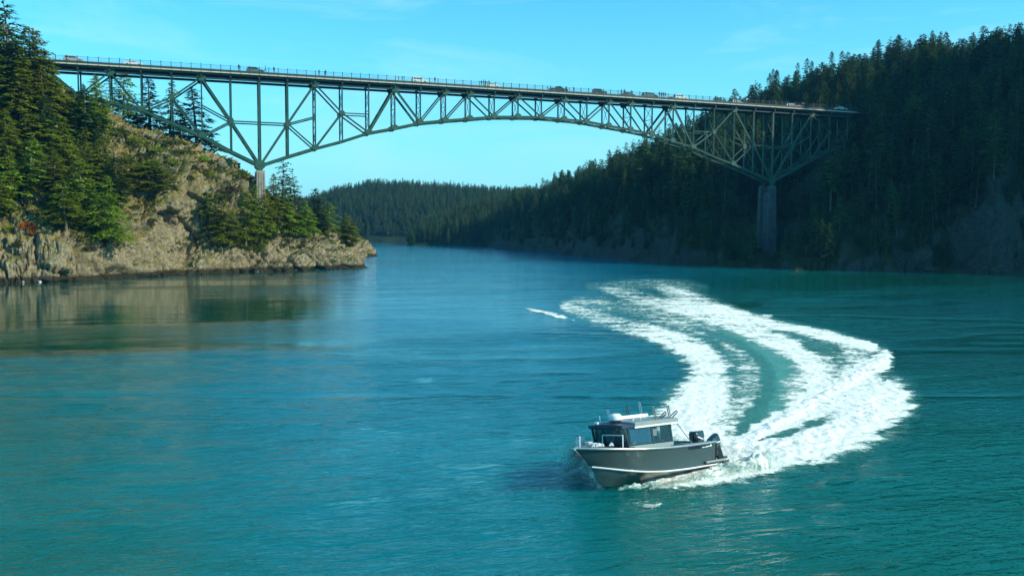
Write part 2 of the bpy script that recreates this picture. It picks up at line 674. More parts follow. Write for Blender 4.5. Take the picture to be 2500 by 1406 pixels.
FARH = {
    380: [(900, -1), (905, 5), (960, 25), (1050, 40), (1300, 40)],
    650: [(880, -1), (885, 5), (950, 28), (1050, 40), (1300, 40)],
    760: [(850, -1), (856, 5), (900, 22), (1000, 38), (1300, 38)],
    820: [(848, -1), (853, 5), (900, 29), (1000, 49), (1300, 46)],
    900: [(846, -1), (851, 5), (900, 32), (1010, 57), (1300, 52)],
    1000: [(842, -1), (846, 5), (895, 31), (1010, 57), (1300, 52)],
    1150: [(842, -1), (846, 5), (890, 28), (1000, 52), (1300, 48)],
    1280: [(842, -1), (846, 5), (890, 26), (1000, 48), (1300, 46)],
    1500: [(842, -1), (846, 5), (890, 22), (1000, 44), (1300, 48)],
    1900: [(842, -1), (846, 5), (890, 24), (1000, 50), (1300, 60)],
}


def rock_displace(G, big=1.0, z_stretch=0.6, seed=3):
    n = grid_normals(G)
    P = G.copy()
    P[..., 2] *= z_stretch
    warp = np.stack([fbm(P * 0.12, 3, seed + 50 + k) for k in range(3)], -1) * 3.0
    q = P + warp
    f1, f2, rid = cells(q * 0.16, seed)
    d = (rid - 0.5) * 2.8 * big - 2.6 * big * np.exp(-(f2 - f1) / 0.06)
    f1, f2, rid = cells(q * 0.42, seed + 5)
    d += (rid - 0.5) * 1.3 * big - 1.0 * big * np.exp(-(f2 - f1) / 0.08)
    f1, f2, rid = cells(q * 1.15 + 3.3, seed + 8)
    d += (rid - 0.5) * 0.75 * big - 0.4 * np.exp(-(f2 - f1) / 0.10)
    d += 0.9 * big * fbm(P * 0.35, 4, seed + 11) + 0.25 * fbm(P * 1.7, 3, seed + 12)
    nn = n.copy()
    nn[..., 2] *= 0.5
    return G + nn * d[..., None], n


def soft_displace(G, amp, scale, seed):
    n = grid_normals(G)
    d = fbm(G * scale, 4, seed) * amp
    return G + n * d[..., None]


def make_rock_mat():
    m, nt, b = new_mat('headland_rock_and_dry_grass')
    pos = geo_pos(nt)
    nrm = nt.nodes.new('ShaderNodeNewGeometry')
    sepn = nt.nodes.new('ShaderNodeSeparateXYZ')
    nt.links.new(nrm.outputs['Normal'], sepn.inputs[0])
    sepp = nt.nodes.new('ShaderNodeSeparateXYZ')
    nt.links.new(pos, sepp.inputs[0])
    n1 = noise_node(nt, 0.22, 8, 0.65, pos, 1.2)
    n2 = noise_node(nt, 1.3, 6, 0.7, pos, 0.6)
    n3 = noise_node(nt, 0.08, 4, 0.6, pos, 0.5)
    rock = ramp(nt, n1, [(0.28, (0.12, 0.10, 0.08)), (0.44, (0.32, 0.26, 0.17)), (0.56, (0.44, 0.36, 0.22)), (0.72, (0.28, 0.25, 0.2))])
    lichen = ramp(nt, n2, [(0.35, (0.15, 0.13, 0.10)), (0.55, (0.42, 0.36, 0.2)), (0.75, (0.6, 0.52, 0.36))])
    rock = mixc(nt, 0.45, rock, lichen)
    rock = mixc(nt, 1.0, rock, (1.0, 1.0, 0.98), 'MULTIPLY')
    crack = nt.nodes.new('ShaderNodeTexVoronoi')
    crack.feature = 'DISTANCE_TO_EDGE'
    crack.inputs['Scale'].default_value = 0.9
    warp = nt.nodes.new('ShaderNodeVectorMath')
    warp.operation = 'ADD'
    nt.links.new(pos, warp.inputs[0])
    wsc = nt.nodes.new('ShaderNodeVectorMath')
    wsc.operation = 'SCALE'
    wsc.inputs['Scale'].default_value = 1.6
    nc = nt.nodes.new('ShaderNodeTexNoise')
    nc.inputs['Scale'].default_value = 0.6
    nc.inputs['Detail'].default_value = 4
    nt.links.new(pos, nc.inputs['Vector'])
    nt.links.new(nc.outputs['Color'], wsc.inputs[0])
    nt.links.new(wsc.outputs[0], warp.inputs[1])
    nt.links.new(warp.outputs[0], crack.inputs['Vector'])
    ck = maprange(nt, crack.outputs['Distance'], 0.0, 0.09, 0.45, 1.0)
    rock = mixc(nt, 1.0, rock, ck, 'MULTIPLY')
    # dry grass and moss where it is flat enough
    grass = ramp(nt, n2, [(0.3, (0.10, 0.10, 0.02)), (0.5, (0.27, 0.21, 0.06)), (0.7, (0.42, 0.32, 0.11))])
    green = ramp(nt, n1, [(0.3, (0.03, 0.05, 0.012)), (0.7, (0.11, 0.13, 0.025))])
    grass = mixc(nt, maprange(nt, n3, 0.44, 0.58), grass, green)
    slope = mathn(nt, 'ADD', sepn.outputs['Z'], mathn(nt, 'MULTIPLY', mathn(nt, 'SUBTRACT', n2, 0.5), 0.9))
    hgt = maprange(nt, sepp.outputs['Z'], 4.0, 18.0, -0.22, 0.22)
    gf = maprange(nt, mathn(nt, 'ADD', slope, hgt), 0.42, 0.60)
    col = mixc(nt, gf, rock, grass)
    # tide line
    zz = mathn(nt, 'ADD', sepp.outputs['Z'], mathn(nt, 'MULTIPLY', mathn(nt, 'SUBTRACT', n2, 0.5), 1.2))
    col = mixc(nt, maprange(nt, zz, 0.9, 1.5, 1.0, 0.0), col, (0.045, 0.04, 0.022))
    nt.links.new(col, b.inputs['Base Color'])
    b.inputs['Roughness'].default_value = 0.92
    b.inputs['Specular IOR Level'].default_value = 0.2
    h = mathn(nt, 'ADD', mathn(nt, 'MULTIPLY', n2, 0.6), noise_node(nt, 5.0, 4, 0.6, pos))
    bump(nt, b, h, 1.0, 0.6)
    return m


def make_floor_mat(name, lo, hi, rocky):
    m, nt, b = new_mat(name)
    pos = geo_pos(nt)
    g = nt.nodes.new('ShaderNodeNewGeometry')
    sep = nt.nodes.new('ShaderNodeSeparateXYZ')
    nt.links.new(g.outputs['Normal'], sep.inputs[0])
    n1 = noise_node(nt, 0.25, 7, 0.65, pos)
    n2 = noise_node(nt, 1.5, 5, 0.6, pos)
    c = ramp(nt, n1, [(0.35, lo), (0.65, hi)])
    r = ramp(nt, n2, [(0.35, tuple(x * 0.45 for x in rocky)), (0.65, rocky)])
    s = mathn(nt, 'ADD', sep.outputs['Z'], mathn(nt, 'MULTIPLY', mathn(nt, 'SUBTRACT', n2, 0.5), 0.5))
    c = mixc(nt, maprange(nt, s, 0.35, 0.6), r, c)
    nt.links.new(c, b.inputs['Base Color'])
    b.inputs['Roughness'].default_value = 0.95
    b.inputs['Specular IOR Level'].default_value = 0.1
    bump(nt, b, n2, 0.6, 0.3)
    return m


M['rock'] = make_rock_mat()
M['hill_floor'] = make_floor_mat('wooded_hill_floor', (0.018, 0.024, 0.010), (0.045, 0.05, 0.02), (0.075, 0.076, 0.07))
M['far_floor'] = make_floor_mat('far_hill_floor', (0.015, 0.025, 0.012), (0.025, 0.04, 0.02), (0.05, 0.05, 0.045))

G_LEFT, U_LEFT = terrain_grid(LEFT, 800, 250)
GL, NL = rock_displace(G_LEFT)
o = bpy.data.objects.new('rocky_headland', mesh_np('rocky_headland', GL.reshape(-1, 3), grid_faces(800, 250), M['rock']))
tag(link(o), kind='structure')
G_PT, _ = terrain_grid(POINT, 120, 60)
GP, _ = rock_displace(G_PT, 0.8, seed=21)
o = bpy.data.objects.new('rocky_point', mesh_np('rocky_point', GP.reshape(-1, 3), grid_faces(120, 60), M['rock']))
tag(link(o), kind='structure')
G_RIGHT, U_RIGHT = terrain_grid(RIGHTH, 520, 150)
nR = grid_normals(G_RIGHT)
f1, f2, rid = cells(G_RIGHT * 0.12, 31)
dR = (rid - 0.5) * 2.2 - 1.2 * np.exp(-(f2 - f1) / 0.08) + 1.5 * fbm(G_RIGHT * 0.2, 4, 33)
f1, f2, rid = cells(G_RIGHT * 0.42, 37)
dR += (rid - 0.5) * 1.6 - 0.9 * np.exp(-(f2 - f1) / 0.08)
GR = G_RIGHT + nR * dR[..., None]
o = bpy.data.objects.new('wooded_hill', mesh_np('wooded_hill', GR.reshape(-1, 3), grid_faces(520, 150), M['hill_floor']))
tag(link(o), kind='structure')
G_SPUR, _ = terrain_grid(SPUR, 160, 50)
GS = soft_displace(G_SPUR, 1.5, 0.12, 41)
o = bpy.data.objects.new('distant_spur', mesh_np('distant_spur', GS.reshape(-1, 3), grid_faces(160, 50), M['far_floor']))
tag(link(o), kind='structure')
G_FAR, _ = terrain_grid(FARH, 260, 60)
GF = soft_displace(G_FAR, 2.5, 0.06, 43)
o = bpy.data.objects.new('distant_hill', mesh_np('distant_hill', GF.reshape(-1, 3), grid_faces(260, 60), M['far_floor']))
tag(link(o), kind='structure')


def ground_at(G, uu, u, v):
    """first terrain point from the water up whose picture height passes v in the column at u"""
    i = int(np.clip(np.searchsorted(uu, u), 0, len(uu) - 1))
    col = G[i]
    _, vv, _ = project(col)
    k = np.argmax(vv <= v)
    if vv[k] > v:
        k = len(vv) - 1 if v < vv.min() else 0
        k = int(np.argmin(vv))
    return col[k]


# ------------------------------------------------------------------ water
def poly_dist(px, py, pts):
    """distance to a polyline and position 0..n-1 along it"""
    best = np.full(px.shape, 1e9)
    tpos = np.zeros(px.shape)
    side = np.zeros(px.shape)
    for k in range(len(pts) - 1):
        x0, y0 = pts[k][:2]
        x1, y1 = pts[k + 1][:2]
        dx, dy = x1 - x0, y1 - y0
        L = dx * dx + dy * dy + 1e-9
        t = np.clip(((px - x0) * dx + (py - y0) * dy) / L, 0, 1)
        d = np.hypot(px - x0 - t * dx, py - y0 - t * dy)
        m = d < best
        best = np.where(m, d, best)
        tpos = np.where(m, k + t, tpos)
        side = np.where(m, np.sign(dx * (py - y0) - dy * (px - x0)), side)
    return best, tpos, side


def smooth01(x):
    x = np.clip(x, 0, 1)
    return x * x * (3 - 2 * x)


def wave_h(x, y, calm):
    p = np.stack([x, y, np.zeros_like(x)], -1)
    # crests run roughly across the view
    a = (x * R2[0] + y * R2[1]) * 0.45
    b = x * F2[0] + y * F2[1]
    q = np.stack([a, b, np.zeros_like(a)], -1)
    h = 0.07 * fbm(q * 0.35, 3, 71) + 0.035 * fbm(q * 0.9 + 5, 2, 72) + 0.09 * vnoise(p * 0.06, 73)
    return h * (1 - 0.8 * calm)


nu, nv = 620, 560
uw = np.linspace(-900, 3400, nu)
dw = np.geomspace(20, 7000, nv)
UU, DD = np.meshgrid(uw, dw, indexing='ij')
lat = (UU - 1250) / F_PX * DD
WX = CAM[0] + DD * F2[0] + lat * R2[0]
WY = CAM[1] + DD * F2[1] + lat * R2[1]
VV = hz(UU) + F_PX * 11.0 / DD
# slack water in the lee of the headland: smooth behind a front that crosses the channel
cb_u = np.array([-900, 0, 300, 500, 700, 850, 1100, 1300, 1450, 1640, 1900, 2200, 2500, 3400])
cb_v = np.array([905, 877, 868, 856, 852, 850, 828, 812, 800, 790, 730, 700, 690, 690])
front = 24282.0 / (np.interp(UU, cb_u, cb_v) - hz(UU))
wob = fbm(np.stack([WX, WY, WX * 0], -1) * 0.05, 4, 81)
calm = smooth01((DD * (1 + 0.10 * wob) - front) / (0.04 * front) * 0.5 + 0.5)
# towards the open channel the surface gets livelier again
lee = smooth01((905 - UU) / 220.0)
wob2 = fbm(np.stack([WX * 0.35, WY * 0.9, WX * 0], -1) * 0.07, 3, 82)
far_rip = smooth01((DD - 150) / 150.0)
calm = calm * (0.74 + 0.26 * lee) * (1 - 0.35 * far_rip * (1 - lee)) * (1 - 0.3 * smooth01(wob2 * 2.2))
calm = np.clip(calm, 0, 1)
patch = smooth01(0.5 + 1.1 * fbm(np.stack([WX, WY, WX * 0], -1) * 0.035, 4, 83))
blue = smooth01((UU - 50) / 900.0) * smooth01((2050 - UU) / 900.0) * np.clip(0.45 + 0.55 * smooth01((DD - 30) / 120.0), 0, 1)  # bluer water in mid channel, with reflected sky put into the colour
blue = np.clip(blue + 0.5 * fbm(np.stack([WX, WY, WX * 0], -1) * 0.02, 3, 87), 0, 1)
blue = blue * (1 - 0.95 * lee * calm)
deep = np.clip(lee * calm + 0.75 * smooth01((UU - 1900) / 350.0) * smooth01((DD - 45) / 40.0), 0, 1)  # where headland and hill mirror: their dark reflection painted in, not water depth
ridge_ = fbm(np.stack([(WX * R2[0] + WY * R2[1]) * 0.018, (WX * F2[0] + WY * F2[1]) * 0.055, WX * 0], -1), 4, 88)
slick = smooth01(1.0 - np.abs(ridge_) * 9.0) * smooth01((DD - 35) / 30.0)
calm = np.maximum(calm, 0.62 * slick)
WZ = wave_h(WX, WY, calm) * np.clip(1.6 - DD / 300.0, 0, 1)
verts = np.stack([WX, WY, WZ], -1).reshape(-1, 3)
faces = grid_faces(nu, nv)
nb = len(verts)
verts = np.concatenate([verts, np.array([[-9000, -9000, -0.6], [9000, -9000, -0.6], [9000, 9000, -0.6], [-9000, 9000, -0.6]])])
faces = np.concatenate([faces, np.array([[nb, nb + 1, nb + 2, nb + 3]])])


def make_water_mat():
    m, nt, b = new_mat('tidal_channel_water')
    pos = geo_pos(nt)
    rot = nt.nodes.new('ShaderNodeMapping')
    rot.inputs['Rotation'].default_value = (0, 0, YAW)
    rot.inputs['Scale'].default_value = (0.5, 1.0, 1.0)
    nt.links.new(pos, rot.inputs['Vector'])
    rv = rot.outputs['Vector']
    rot2 = nt.nodes.new('ShaderNodeMapping')
    rot2.inputs['Rotation'].default_value = (0, 0, YAW - 0.25)
    rot2.inputs['Scale'].default_value = (0.28, 1.0, 1.0)
    nt.links.new(pos, rot2.inputs['Vector'])
    rv2 = rot2.outputs['Vector']
    calm_ = attr(nt, 'calm')
    patch_ = attr(nt, 'patch')
    rough_ = mathn(nt, 'SUBTRACT', 1.0, calm_)
    h1 = noise_node(nt, 2.6, 3, 0.6, rv, 0.4)       # ripples
    h2 = noise_node(nt, 0.9, 2, 0.5, rv2, 0.6)
    h3 = noise_node(nt, 0.16, 3, 0.5, rv2, 0.8)      # long streaks
    a1 = mathn(nt, 'MULTIPLY', h1, mathn(nt, 'ADD', mathn(nt, 'MULTIPLY', rough_, 0.145), 0.004))
    a2 = mathn(nt, 'MULTIPLY', h2, mathn(nt, 'ADD', mathn(nt, 'MULTIPLY', rough_, mathn(nt, 'ADD', mathn(nt, 'MULTIPLY', patch_, 0.16), 0.07)), 0.006))
    a3 = mathn(nt, 'MULTIPLY', h3, mathn(nt, 'ADD', mathn(nt, 'MULTIPLY', rough_, 0.24), 0.07))
    h = mathn(nt, 'ADD', mathn(nt, 'ADD', a1, a2), a3)
    bn = bump(nt, b, h, 1.0, 1.0)
    n = noise_node(nt, 0.03, 4, 0.6, pos)
    col = ramp(nt, n, [(0.35, (0.0003, 0.086, 0.056)), (0.65, (0.0003, 0.128, 0.112))])
    col = mixc(nt, attr(nt, 'blue'), col, (0.0002, 0.185, 0.31))
    col = mixc(nt, mathn(nt, 'MULTIPLY', attr(nt, 'deep'), 0.8), col, (0.0002, 0.05, 0.034))  # body colour darkened under the shores in place of their reflections
    nt.links.new(col, b.inputs['Base Color'])
    b.inputs['Specular Tint'].default_value = (0.5, 0.92, 1.0, 1.0)
    b.inputs['IOR'].default_value = 1.38
    b.inputs['Roughness'].default_value = 0.06
    b.subsurface_method = 'BURLEY'
    b.inputs['Subsurface Weight'].default_value = 0.85
    b.inputs['Subsurface Radius'].default_value = (0.3, 1.0, 1.0)
    b.inputs['Subsurface Scale'].default_value = 3.0
    return m


M['water'] = make_water_mat()
me = mesh_np('water', verts, faces, M['water'], smooth=True)
for nm, arr in (('calm', calm), ('patch', patch), ('blue', blue), ('deep', deep)):
    a = me.attributes.new(nm, 'FLOAT', 'POINT')
    a.data.foreach_set('value', np.concatenate([arr.ravel(), [0.5] * 4]).astype(np.float32))
o = tag(link(bpy.data.objects.new('water', me)), kind='structure')

# ------------------------------------------------------------------ wake
STROKES = [
    # (points in the picture, half width, density)
    ([(1575, 1176), (1640, 1178), (1700, 1160), (1800, 1133), (1900, 1103), (2000, 1072), (2100, 1030), (2175, 985)], [10, 24, 32, 42, 48, 55, 62, 52], [1.25, 1.25, 1.25, 1.3, 1.3, 1.2, 1.15, .95]),
    ([(2190, 985), (2130, 960), (2060, 985), (1990, 1020)], [36, 44, 40, 28], [.9, .8, .7, .55]),
    ([(1785, 1100), (1850, 1070), (1910, 1035), (1980, 995), (2040, 955), (2110, 915), (2158, 885), (2165, 865)], [8, 14, 18, 17, 17, 20, 20, 12], [1.1, 1.1, 1.15, 1.2, 1.25, 1.25, 1.2, .9]),
    ([(1960, 960), (2030, 905), (2080, 865), (2120, 855)], [46, 50, 40, 22], [.66, .62, .62, .66]),
    ([(1960, 870), (2010, 850), (2060, 850)], [40, 34, 28], [.42, .45, .55]),
    ([(2140, 850), (2060, 829), (1980, 811), (1900, 796), (1830, 779), (1760, 757), (1700, 736), (1650, 718), (1615, 702)], [12, 13, 13, 12, 14, 18, 20, 18, 12], [.9, .88, .84, .82, .82, .78, .74, .66, .5]),
    ([(1985, 1000), (2005, 945), (1985, 890), (1935, 852), (1860, 818), (1775, 786), (1690, 760), (1600, 738), (1530, 720), (1480, 708)], [30, 32, 30, 26, 22, 20, 20, 19, 16, 10], [.72, .78, .80, .82, .84, .8, .74, .68, .6, .5]),
    ([(1690, 1035), (1715, 985), (1735, 940), (1735, 900), (1710, 866), (1660, 838), (1590, 812), (1510, 790), (1440, 770), (1380, 748)], [66, 58, 50, 42, 32, 26, 21, 18, 15, 12], [1.02, .98, .92, .92, .92, .88, .80, .72, .66, .58]),
    ([(1800, 1040), (1830, 985), (1845, 930), (1830, 880), (1790, 845)], [38, 40, 38, 30, 18], [.62, .58, .58, .58, .56]),
    ([(1440, 745), (1540, 752), (1640, 778), (1740, 812), (1800, 850)], [14, 20, 20, 18, 12], [.42, .5, .54, .56, .5]),
    ([(1790, 1092), (1860, 1052), (1930, 1015), (1990, 975)], [12, 18, 20, 22], [.95, .85, .8, .7]),
    ([(1725, 1065), (1780, 1078)], [22, 16], [.9, .9]),
    ([(1380, 748), (1420, 735), (1480, 735), (1440, 722)], [12, 16, 16, 10], [.5, .52, .48, .4]),
    ([(1288, 755), (1330, 764), (1370, 773), (1396, 780)], [2.5, 3.5, 4, 2.5], [.75, .8, .85, .6]),
    ([(1440, 700), (1520, 697), (1600, 693), (1680, 697), (1720, 703)], [9, 14, 15, 13, 8], [.36, .42, .44, .4, .3]),
    ([(1850, 775), (1885, 772)], [3, 2.5], [.6, .7]),
    ([(1480, 1192), (1520, 1188), (1570, 1180)], [5, 5, 5], [.6, .6, .8]),
    ([(1570, 1238), (1605, 1236)], [2.2, 2.2], [.8, .9]),
    ([(1800, 1190), (1900, 1165), (2000, 1145)], [8, 8, 6], [.3, .3, .25]),
]
GAPS = [([(1815, 1055), (1862, 1005), (1888, 950), (1878, 898), (1838, 858), (1775, 826), (1700, 800)], [10, 15, 17, 14, 10, 8, 5], [.7, .75, .75, .7, .65, .5, .3]),
        ([(1865, 1078), (1930, 1064), (2000, 1040), (2050, 1015)], [3, 8, 11, 8], [.8, .9, .8, .5]),
        ([(1980, 845), (2040, 862), (2060, 890)], [10, 14, 12], [.4, .5, .4])]
AERATED = [([(1925, 1015), (1945, 960), (1935, 905), (1895, 862), (1830, 825), (1750, 792), (1650, 762)], [36, 38, 34, 26, 20, 15, 10], [1.2, 1.2, 1.1, 1, .8, .6, .3]),
           ([(1890, 1030), (1950, 990)], [30, 30], [.7, .7]),
           ([(1760, 1060), (1830, 980), (1850, 910), (1800, 850), (1700, 800), (1580, 765), (1450, 735)], [90, 110, 105, 60, 40, 30, 20], [.5, .5, .5, .5, .4, .25, .05]),
           ([(1950, 1050), (2060, 960), (2110, 890), (2020, 845), (1880, 800), (1740, 760)], [60, 70, 50, 30, 22, 18], [.5, .5, .5, .45, .35, .1])]


def strokes_field(px, py, strokes):
    out = np.zeros(px.shape)
    core = np.zeros(px.shape)
    for pts, hw, den in strokes:
        # work in a local stretched frame: picture rows are foreshortened distance
        d, t, _ = poly_dist(px, py * 1.2, [(x, y * 1.2) for x, y in pts])
        k = np.arange(len(pts))
        w = np.interp(t, k, hw)
        q = np.interp(t, k, den)
        f = q * smooth01(1.3 - d / (w * 1.65))
        out = np.maximum(out, f) + 0.12 * np.minimum(out, f)
        core = np.maximum(core, smooth01(1.1 - d / w) * (q > 1.0) * (q - 0.6))
    return out, core


na, nd = 500, 620
aa = np.linspace(1.0, 43.0, na)
dd = np.geomspace(34.5, 215, nd)
AA, DDw = np.meshgrid(aa, dd, indexing='ij')
FX = CAM[0] + DDw * F2[0] + AA * R2[0]
FY = CAM[1] + DDw * F2[1] + AA * R2[1]
PU, PV = 1250 + AA / DDw * F_PX, None
PV = hz(PU) + 24282.0 / DDw
p3 = np.stack([FX, FY, FX * 0], -1)
pl = np.stack([AA * 0.35, DDw * 1.1, AA * 0], -1)
wx = 9.0 * fbm(pl, 4, 91) + 3.0 * fbm(p3 * 2.4, 2, 92)
wy = 3.0 * fbm(p3 * 0.6, 3, 93) + 2.0 * fbm(p3 * 1.6, 2, 94)
scale_px = 55.0 / DDw
den, core = strokes_field(PU + wx * scale_px * 2.6, PV + wy * scale_px * 1.6, STROKES)
gap, _ = strokes_field(PU + wx * scale_px * 2.0, PV + wy * scale_px * 1.4, GAPS)
patchy = fbm(np.stack([AA * 0.16, DDw * 0.30, AA * 0], -1), 4, 98)
den = den * (1 - 0.8 * np.clip(gap, 0, 1)) * (1.04 + 0.26 * patchy)
core = core * (1 - np.clip(gap, 0, 1))
aer, _ = strokes_field(PU + wx * scale_px, PV + wy * scale_px, AERATED)
calm_f = np.zeros_like(FX)
base = wave_h(FX, FY, calm_f) * np.clip(1.6 - DDw / 300.0, 0, 1)
bl = np.stack([FX * 1.0, FY * 1.0, FX * 0], -1)
lump = fbm(bl * 1.6, 4, 95)
FZ = base + 0.03 + den * (0.02 + 0.07 * fbm(bl * 2.6, 3, 97)) + core * (0.12 + 0.16 * lump + 0.08 * fbm(bl * 4, 2, 96))
FZ = np.maximum(FZ, base + 0.02)
keep = (den > 0.12) | (aer > 0.1)
verts = np.stack([FX, FY, FZ], -1).reshape(-1, 3)
faces = grid_faces(na, nd)
kf = keep.ravel()[faces].any(1)
faces = faces[kf]
used = np.zeros(len(verts), bool)
used[faces.ravel()] = True
remap = np.cumsum(used) - 1
faces = remap[faces]


def make_foam_mat():
    m, nt, b = new_mat('churned_white_foam')
    pos = geo_pos(nt)
    mp_ = nt.nodes.new('ShaderNodeMapping')
    mp_.inputs['Rotation'].default_value = (0, 0, YAW)
    mp_.inputs['Scale'].default_value = (0.75, 0.95, 1.0)
    nt.links.new(pos, mp_.inputs['Vector'])
    v = mp_.outputs['Vector']
    n1 = noise_node(nt, 0.75, 8, 0.72, v, 0.9)
    n2 = noise_node(nt, 3.0, 6, 0.75, v, 0.5)
    nn = mathn(nt, 'ADD', mathn(nt, 'MULTIPLY', n1, 0.62), mathn(nt, 'MULTIPLY', n2, 0.38))
    f = attr(nt, 'foam')
    # foam shows where density beats the noise
    th = mathn(nt, 'SUBTRACT', mathn(nt, 'ADD', f, 0.0), mathn(nt, 'MULTIPLY', mathn(nt, 'SUBTRACT', nn, 0.31), 2.9))
    alpha = maprange(nt, th, -0.12, 0.26)
    aer_ = mathn(nt, 'MULTIPLY', mathn(nt, 'MAXIMUM', attr(nt, 'aerated'), mathn(nt, 'MULTIPLY', mathn(nt, 'MULTIPLY', f, 0.9), maprange(nt, n1, 0.40, 0.62))), 0.5)
    a_tot = mathn(nt, 'MAXIMUM', alpha, aer_)
    col = mixc(nt, alpha, (0.16, 0.52, 0.44), (0.90, 0.90, 0.80))
    nt.links.new(col, b.inputs['Base Color'])
    b.inputs['Roughness'].default_value = 0.9
    b.inputs['Specular IOR Level'].default_value = 0.1
    b.inputs['Subsurface Weight'].default_value = 0.0
    nt.links.new(a_tot, b.inputs['Alpha'])
    bump(nt, b, nn, 0.9, 0.35)
    return m


M['foam'] = make_foam_mat()
me = mesh_np('wake_foam', verts[used], faces, M['foam'], smooth=True)
for nm, arr in (('foam', den), ('aerated', np.clip(aer, 0, 1))):
    a = me.attributes.new(nm, 'FLOAT', 'POINT')
    a.data.foreach_set('value', arr.ravel()[used].astype(np.float32))
o = bpy.data.objects.new('wake_foam', me)
tag(link(o), 'white foaming wake curling across the channel behind the grey cabin boat', 'wake', kind='stuff')


# ------------------------------------------------------------------ trees
def kites(base, direc, side, length, width, bend, rng):
    """arrays -> kite shaped leaf sprays (4 verts, 1 quad folded into 2 tris)"""
    p0 = base
    p1 = base + direc * (length * 0.45)[:, None] + side * (width * 0.5)[:, None] + bend * 0.5
    p3 = base + direc * (length * 0.45)[:, None] - side * (width * 0.5)[:, None] + bend * 0.5
    p2 = base + direc * length[:, None] + bend * 1.6
    v = np.stack([p0, p1, p2, p3], 1).reshape(-1, 3)
    n = len(base)
    i = np.arange(n) * 4
    return v, np.stack([i, i + 1, i + 2, i + 3], -1)


def conifer_arrays(seed, H=20.0, R=4.5, base_frac=0.12, nbr=90, gap=0.25, wind=0.0, droop=0.25, spray=1.0, top_flat=0.0, k_spray=5):
    rng = np.random.default_rng(seed)
    zs = base_frac + (1 - base_frac) * (np.arange(nbr) + rng.random(nbr)) / nbr
    # drop some whorls to leave gaps
    tier = vnoise(np.stack([zs * 9, zs * 0, zs * 0 + seed], -1), seed) * 0.5 + 0.5
    keep = rng.random(nbr) > gap * (1.6 * tier)
    zs = zs[keep]
    az = np.cumsum(rng.uniform(1.6, 3.2, len(zs))) % (2 * np.pi)
    prof = (1 - zs) ** (0.75 - 0.35 * top_flat) * (0.6 + 0.4 * np.minimum(1, (zs - base_frac) / 0.2 + 0.3))
    L = R * (prof + 0.05) * rng.uniform(0.55, 1.18, len(zs))
    lean = np.array([math.cos(seed), math.sin(seed)]) * rng.uniform(0, 0.05)
    L *= 1 + wind * np.cos(az - 0.3)
    up0 = 0.35 * zs - 0.18 + rng.normal(0, 0.1, len(zs))
    B, D, S, LN, WD, BE = [], [], [], [], [], []
    limbs = []
    for z, a, l, u0 in zip(zs, az, L, up0):
        h = np.array([math.cos(a), math.sin(a), 0])
        start = np.array([lean[0] * z * H, lean[1] * z * H, z * H])
        n = max(2, int(l / 0.5))
        s = (np.arange(n) + 0.5 + rng.uniform(-.3, .3, n)) / n
        s = 0.12 + 0.9 * s
        zz = u0 * l * s - droop * l * s * s
        pts = start + h * (l * s)[:, None] + np.stack([s * 0, s * 0, zz], -1)
        end = start + h * l + np.array([0, 0, u0 * l - droop * l])
        limbs.append((start, end, l))
        k = k_spray
        pb = np.repeat(pts, k, 0)
        m = len(pb)
        ss = np.repeat(s, k)
        ang = a + rng.normal(0, 0.75, m)
        side_off = rng.normal(0, 0.30, m) * l * (0.18 + 0.22 * np.sin(np.pi * np.clip(ss, 0, 1)))
        hp = np.array([-math.sin(a), math.cos(a), 0])
        pb = pb + hp * side_off[:, None] + np.stack([rng.normal(0, .08, m), rng.normal(0, .08, m), rng.normal(0, .10, m) - 0.12 * np.abs(side_off)], -1)
        d = np.stack([np.cos(ang), np.sin(ang), rng.normal(-0.10, 0.22, m)], -1)
        sd_ = np.stack([-np.sin(ang), np.cos(ang), rng.normal(0, 0.35, m)], -1)
        ln = rng.uniform(0.45, 1.0, m) * spray * (0.55 + 0.45 * min(1, l / 2.5))
        B.append(pb); D.append(d); S.append(sd_); LN.append(ln)
        WD.append(ln * rng.uniform(0.30, 0.5, m))
        BE.append(np.stack([np.zeros(m), np.zeros(m), -0.10 * ln], -1))
    # leader
    m = 14
    zt = rng.uniform(0.94, 1.0, m)
    pb = np.stack([lean[0] * zt * H, lean[1] * zt * H, zt * H], -1)
    ang = rng.uniform(0, 6.28, m)
    B.append(pb)
    D.append(np.stack([np.cos(ang) * .5, np.sin(ang) * .5, rng.uniform(.2, 1, m)], -1))
    S.append(np.stack([-np.sin(ang), np.cos(ang), 0 * ang], -1))
    ln = rng.uniform(0.3, 0.7, m) * spray
    LN.append(ln); WD.append(ln * 0.35); BE.append(np.zeros((m, 3)))
    v, f = kites(np.concatenate(B), np.concatenate(D), np.concatenate(S), np.concatenate(LN), np.concatenate(WD), np.concatenate(BE), rng)
    tb = MB()
    r0 = H * 0.014 + 0.05
    tb.tube([(lean[0] * t * H, lean[1] * t * H, t * H) for t in (-0.08, 0.0, 0.3, 0.65, 0.97)], [r0 * 1.25, r0, r0 * .8, r0 * .45, 0.03], 7)
    for i, (s0, e0, l) in enumerate(limbs):
        if i % 2 == 0 and l > 1.0:
            tb.tube([s0, s0 + (e0 - s0) * 0.5 + np.array([0, 0, .08 * l]), s0 + (e0 - s0) * 0.85], [0.035 + 0.012 * l, 0.03, 0.012], 3, caps=False)
    # some dead stubs low down
    for _ in range(6):
        z = rng.uniform(0.03, max(0.06, base_frac))
        a = rng.uniform(0, 6.28)
        p = Vector((lean[0] * z * H, lean[1] * z * H, z * H))
        tb.tube([p, p + Vector((math.cos(a), math.sin(a), -.1)) * rng.uniform(.5, 1.6)], [0.04, 0.012], 3, caps=False)
    return v, f, tb


CROWN, TRUNK, TH = {}, {}, {}


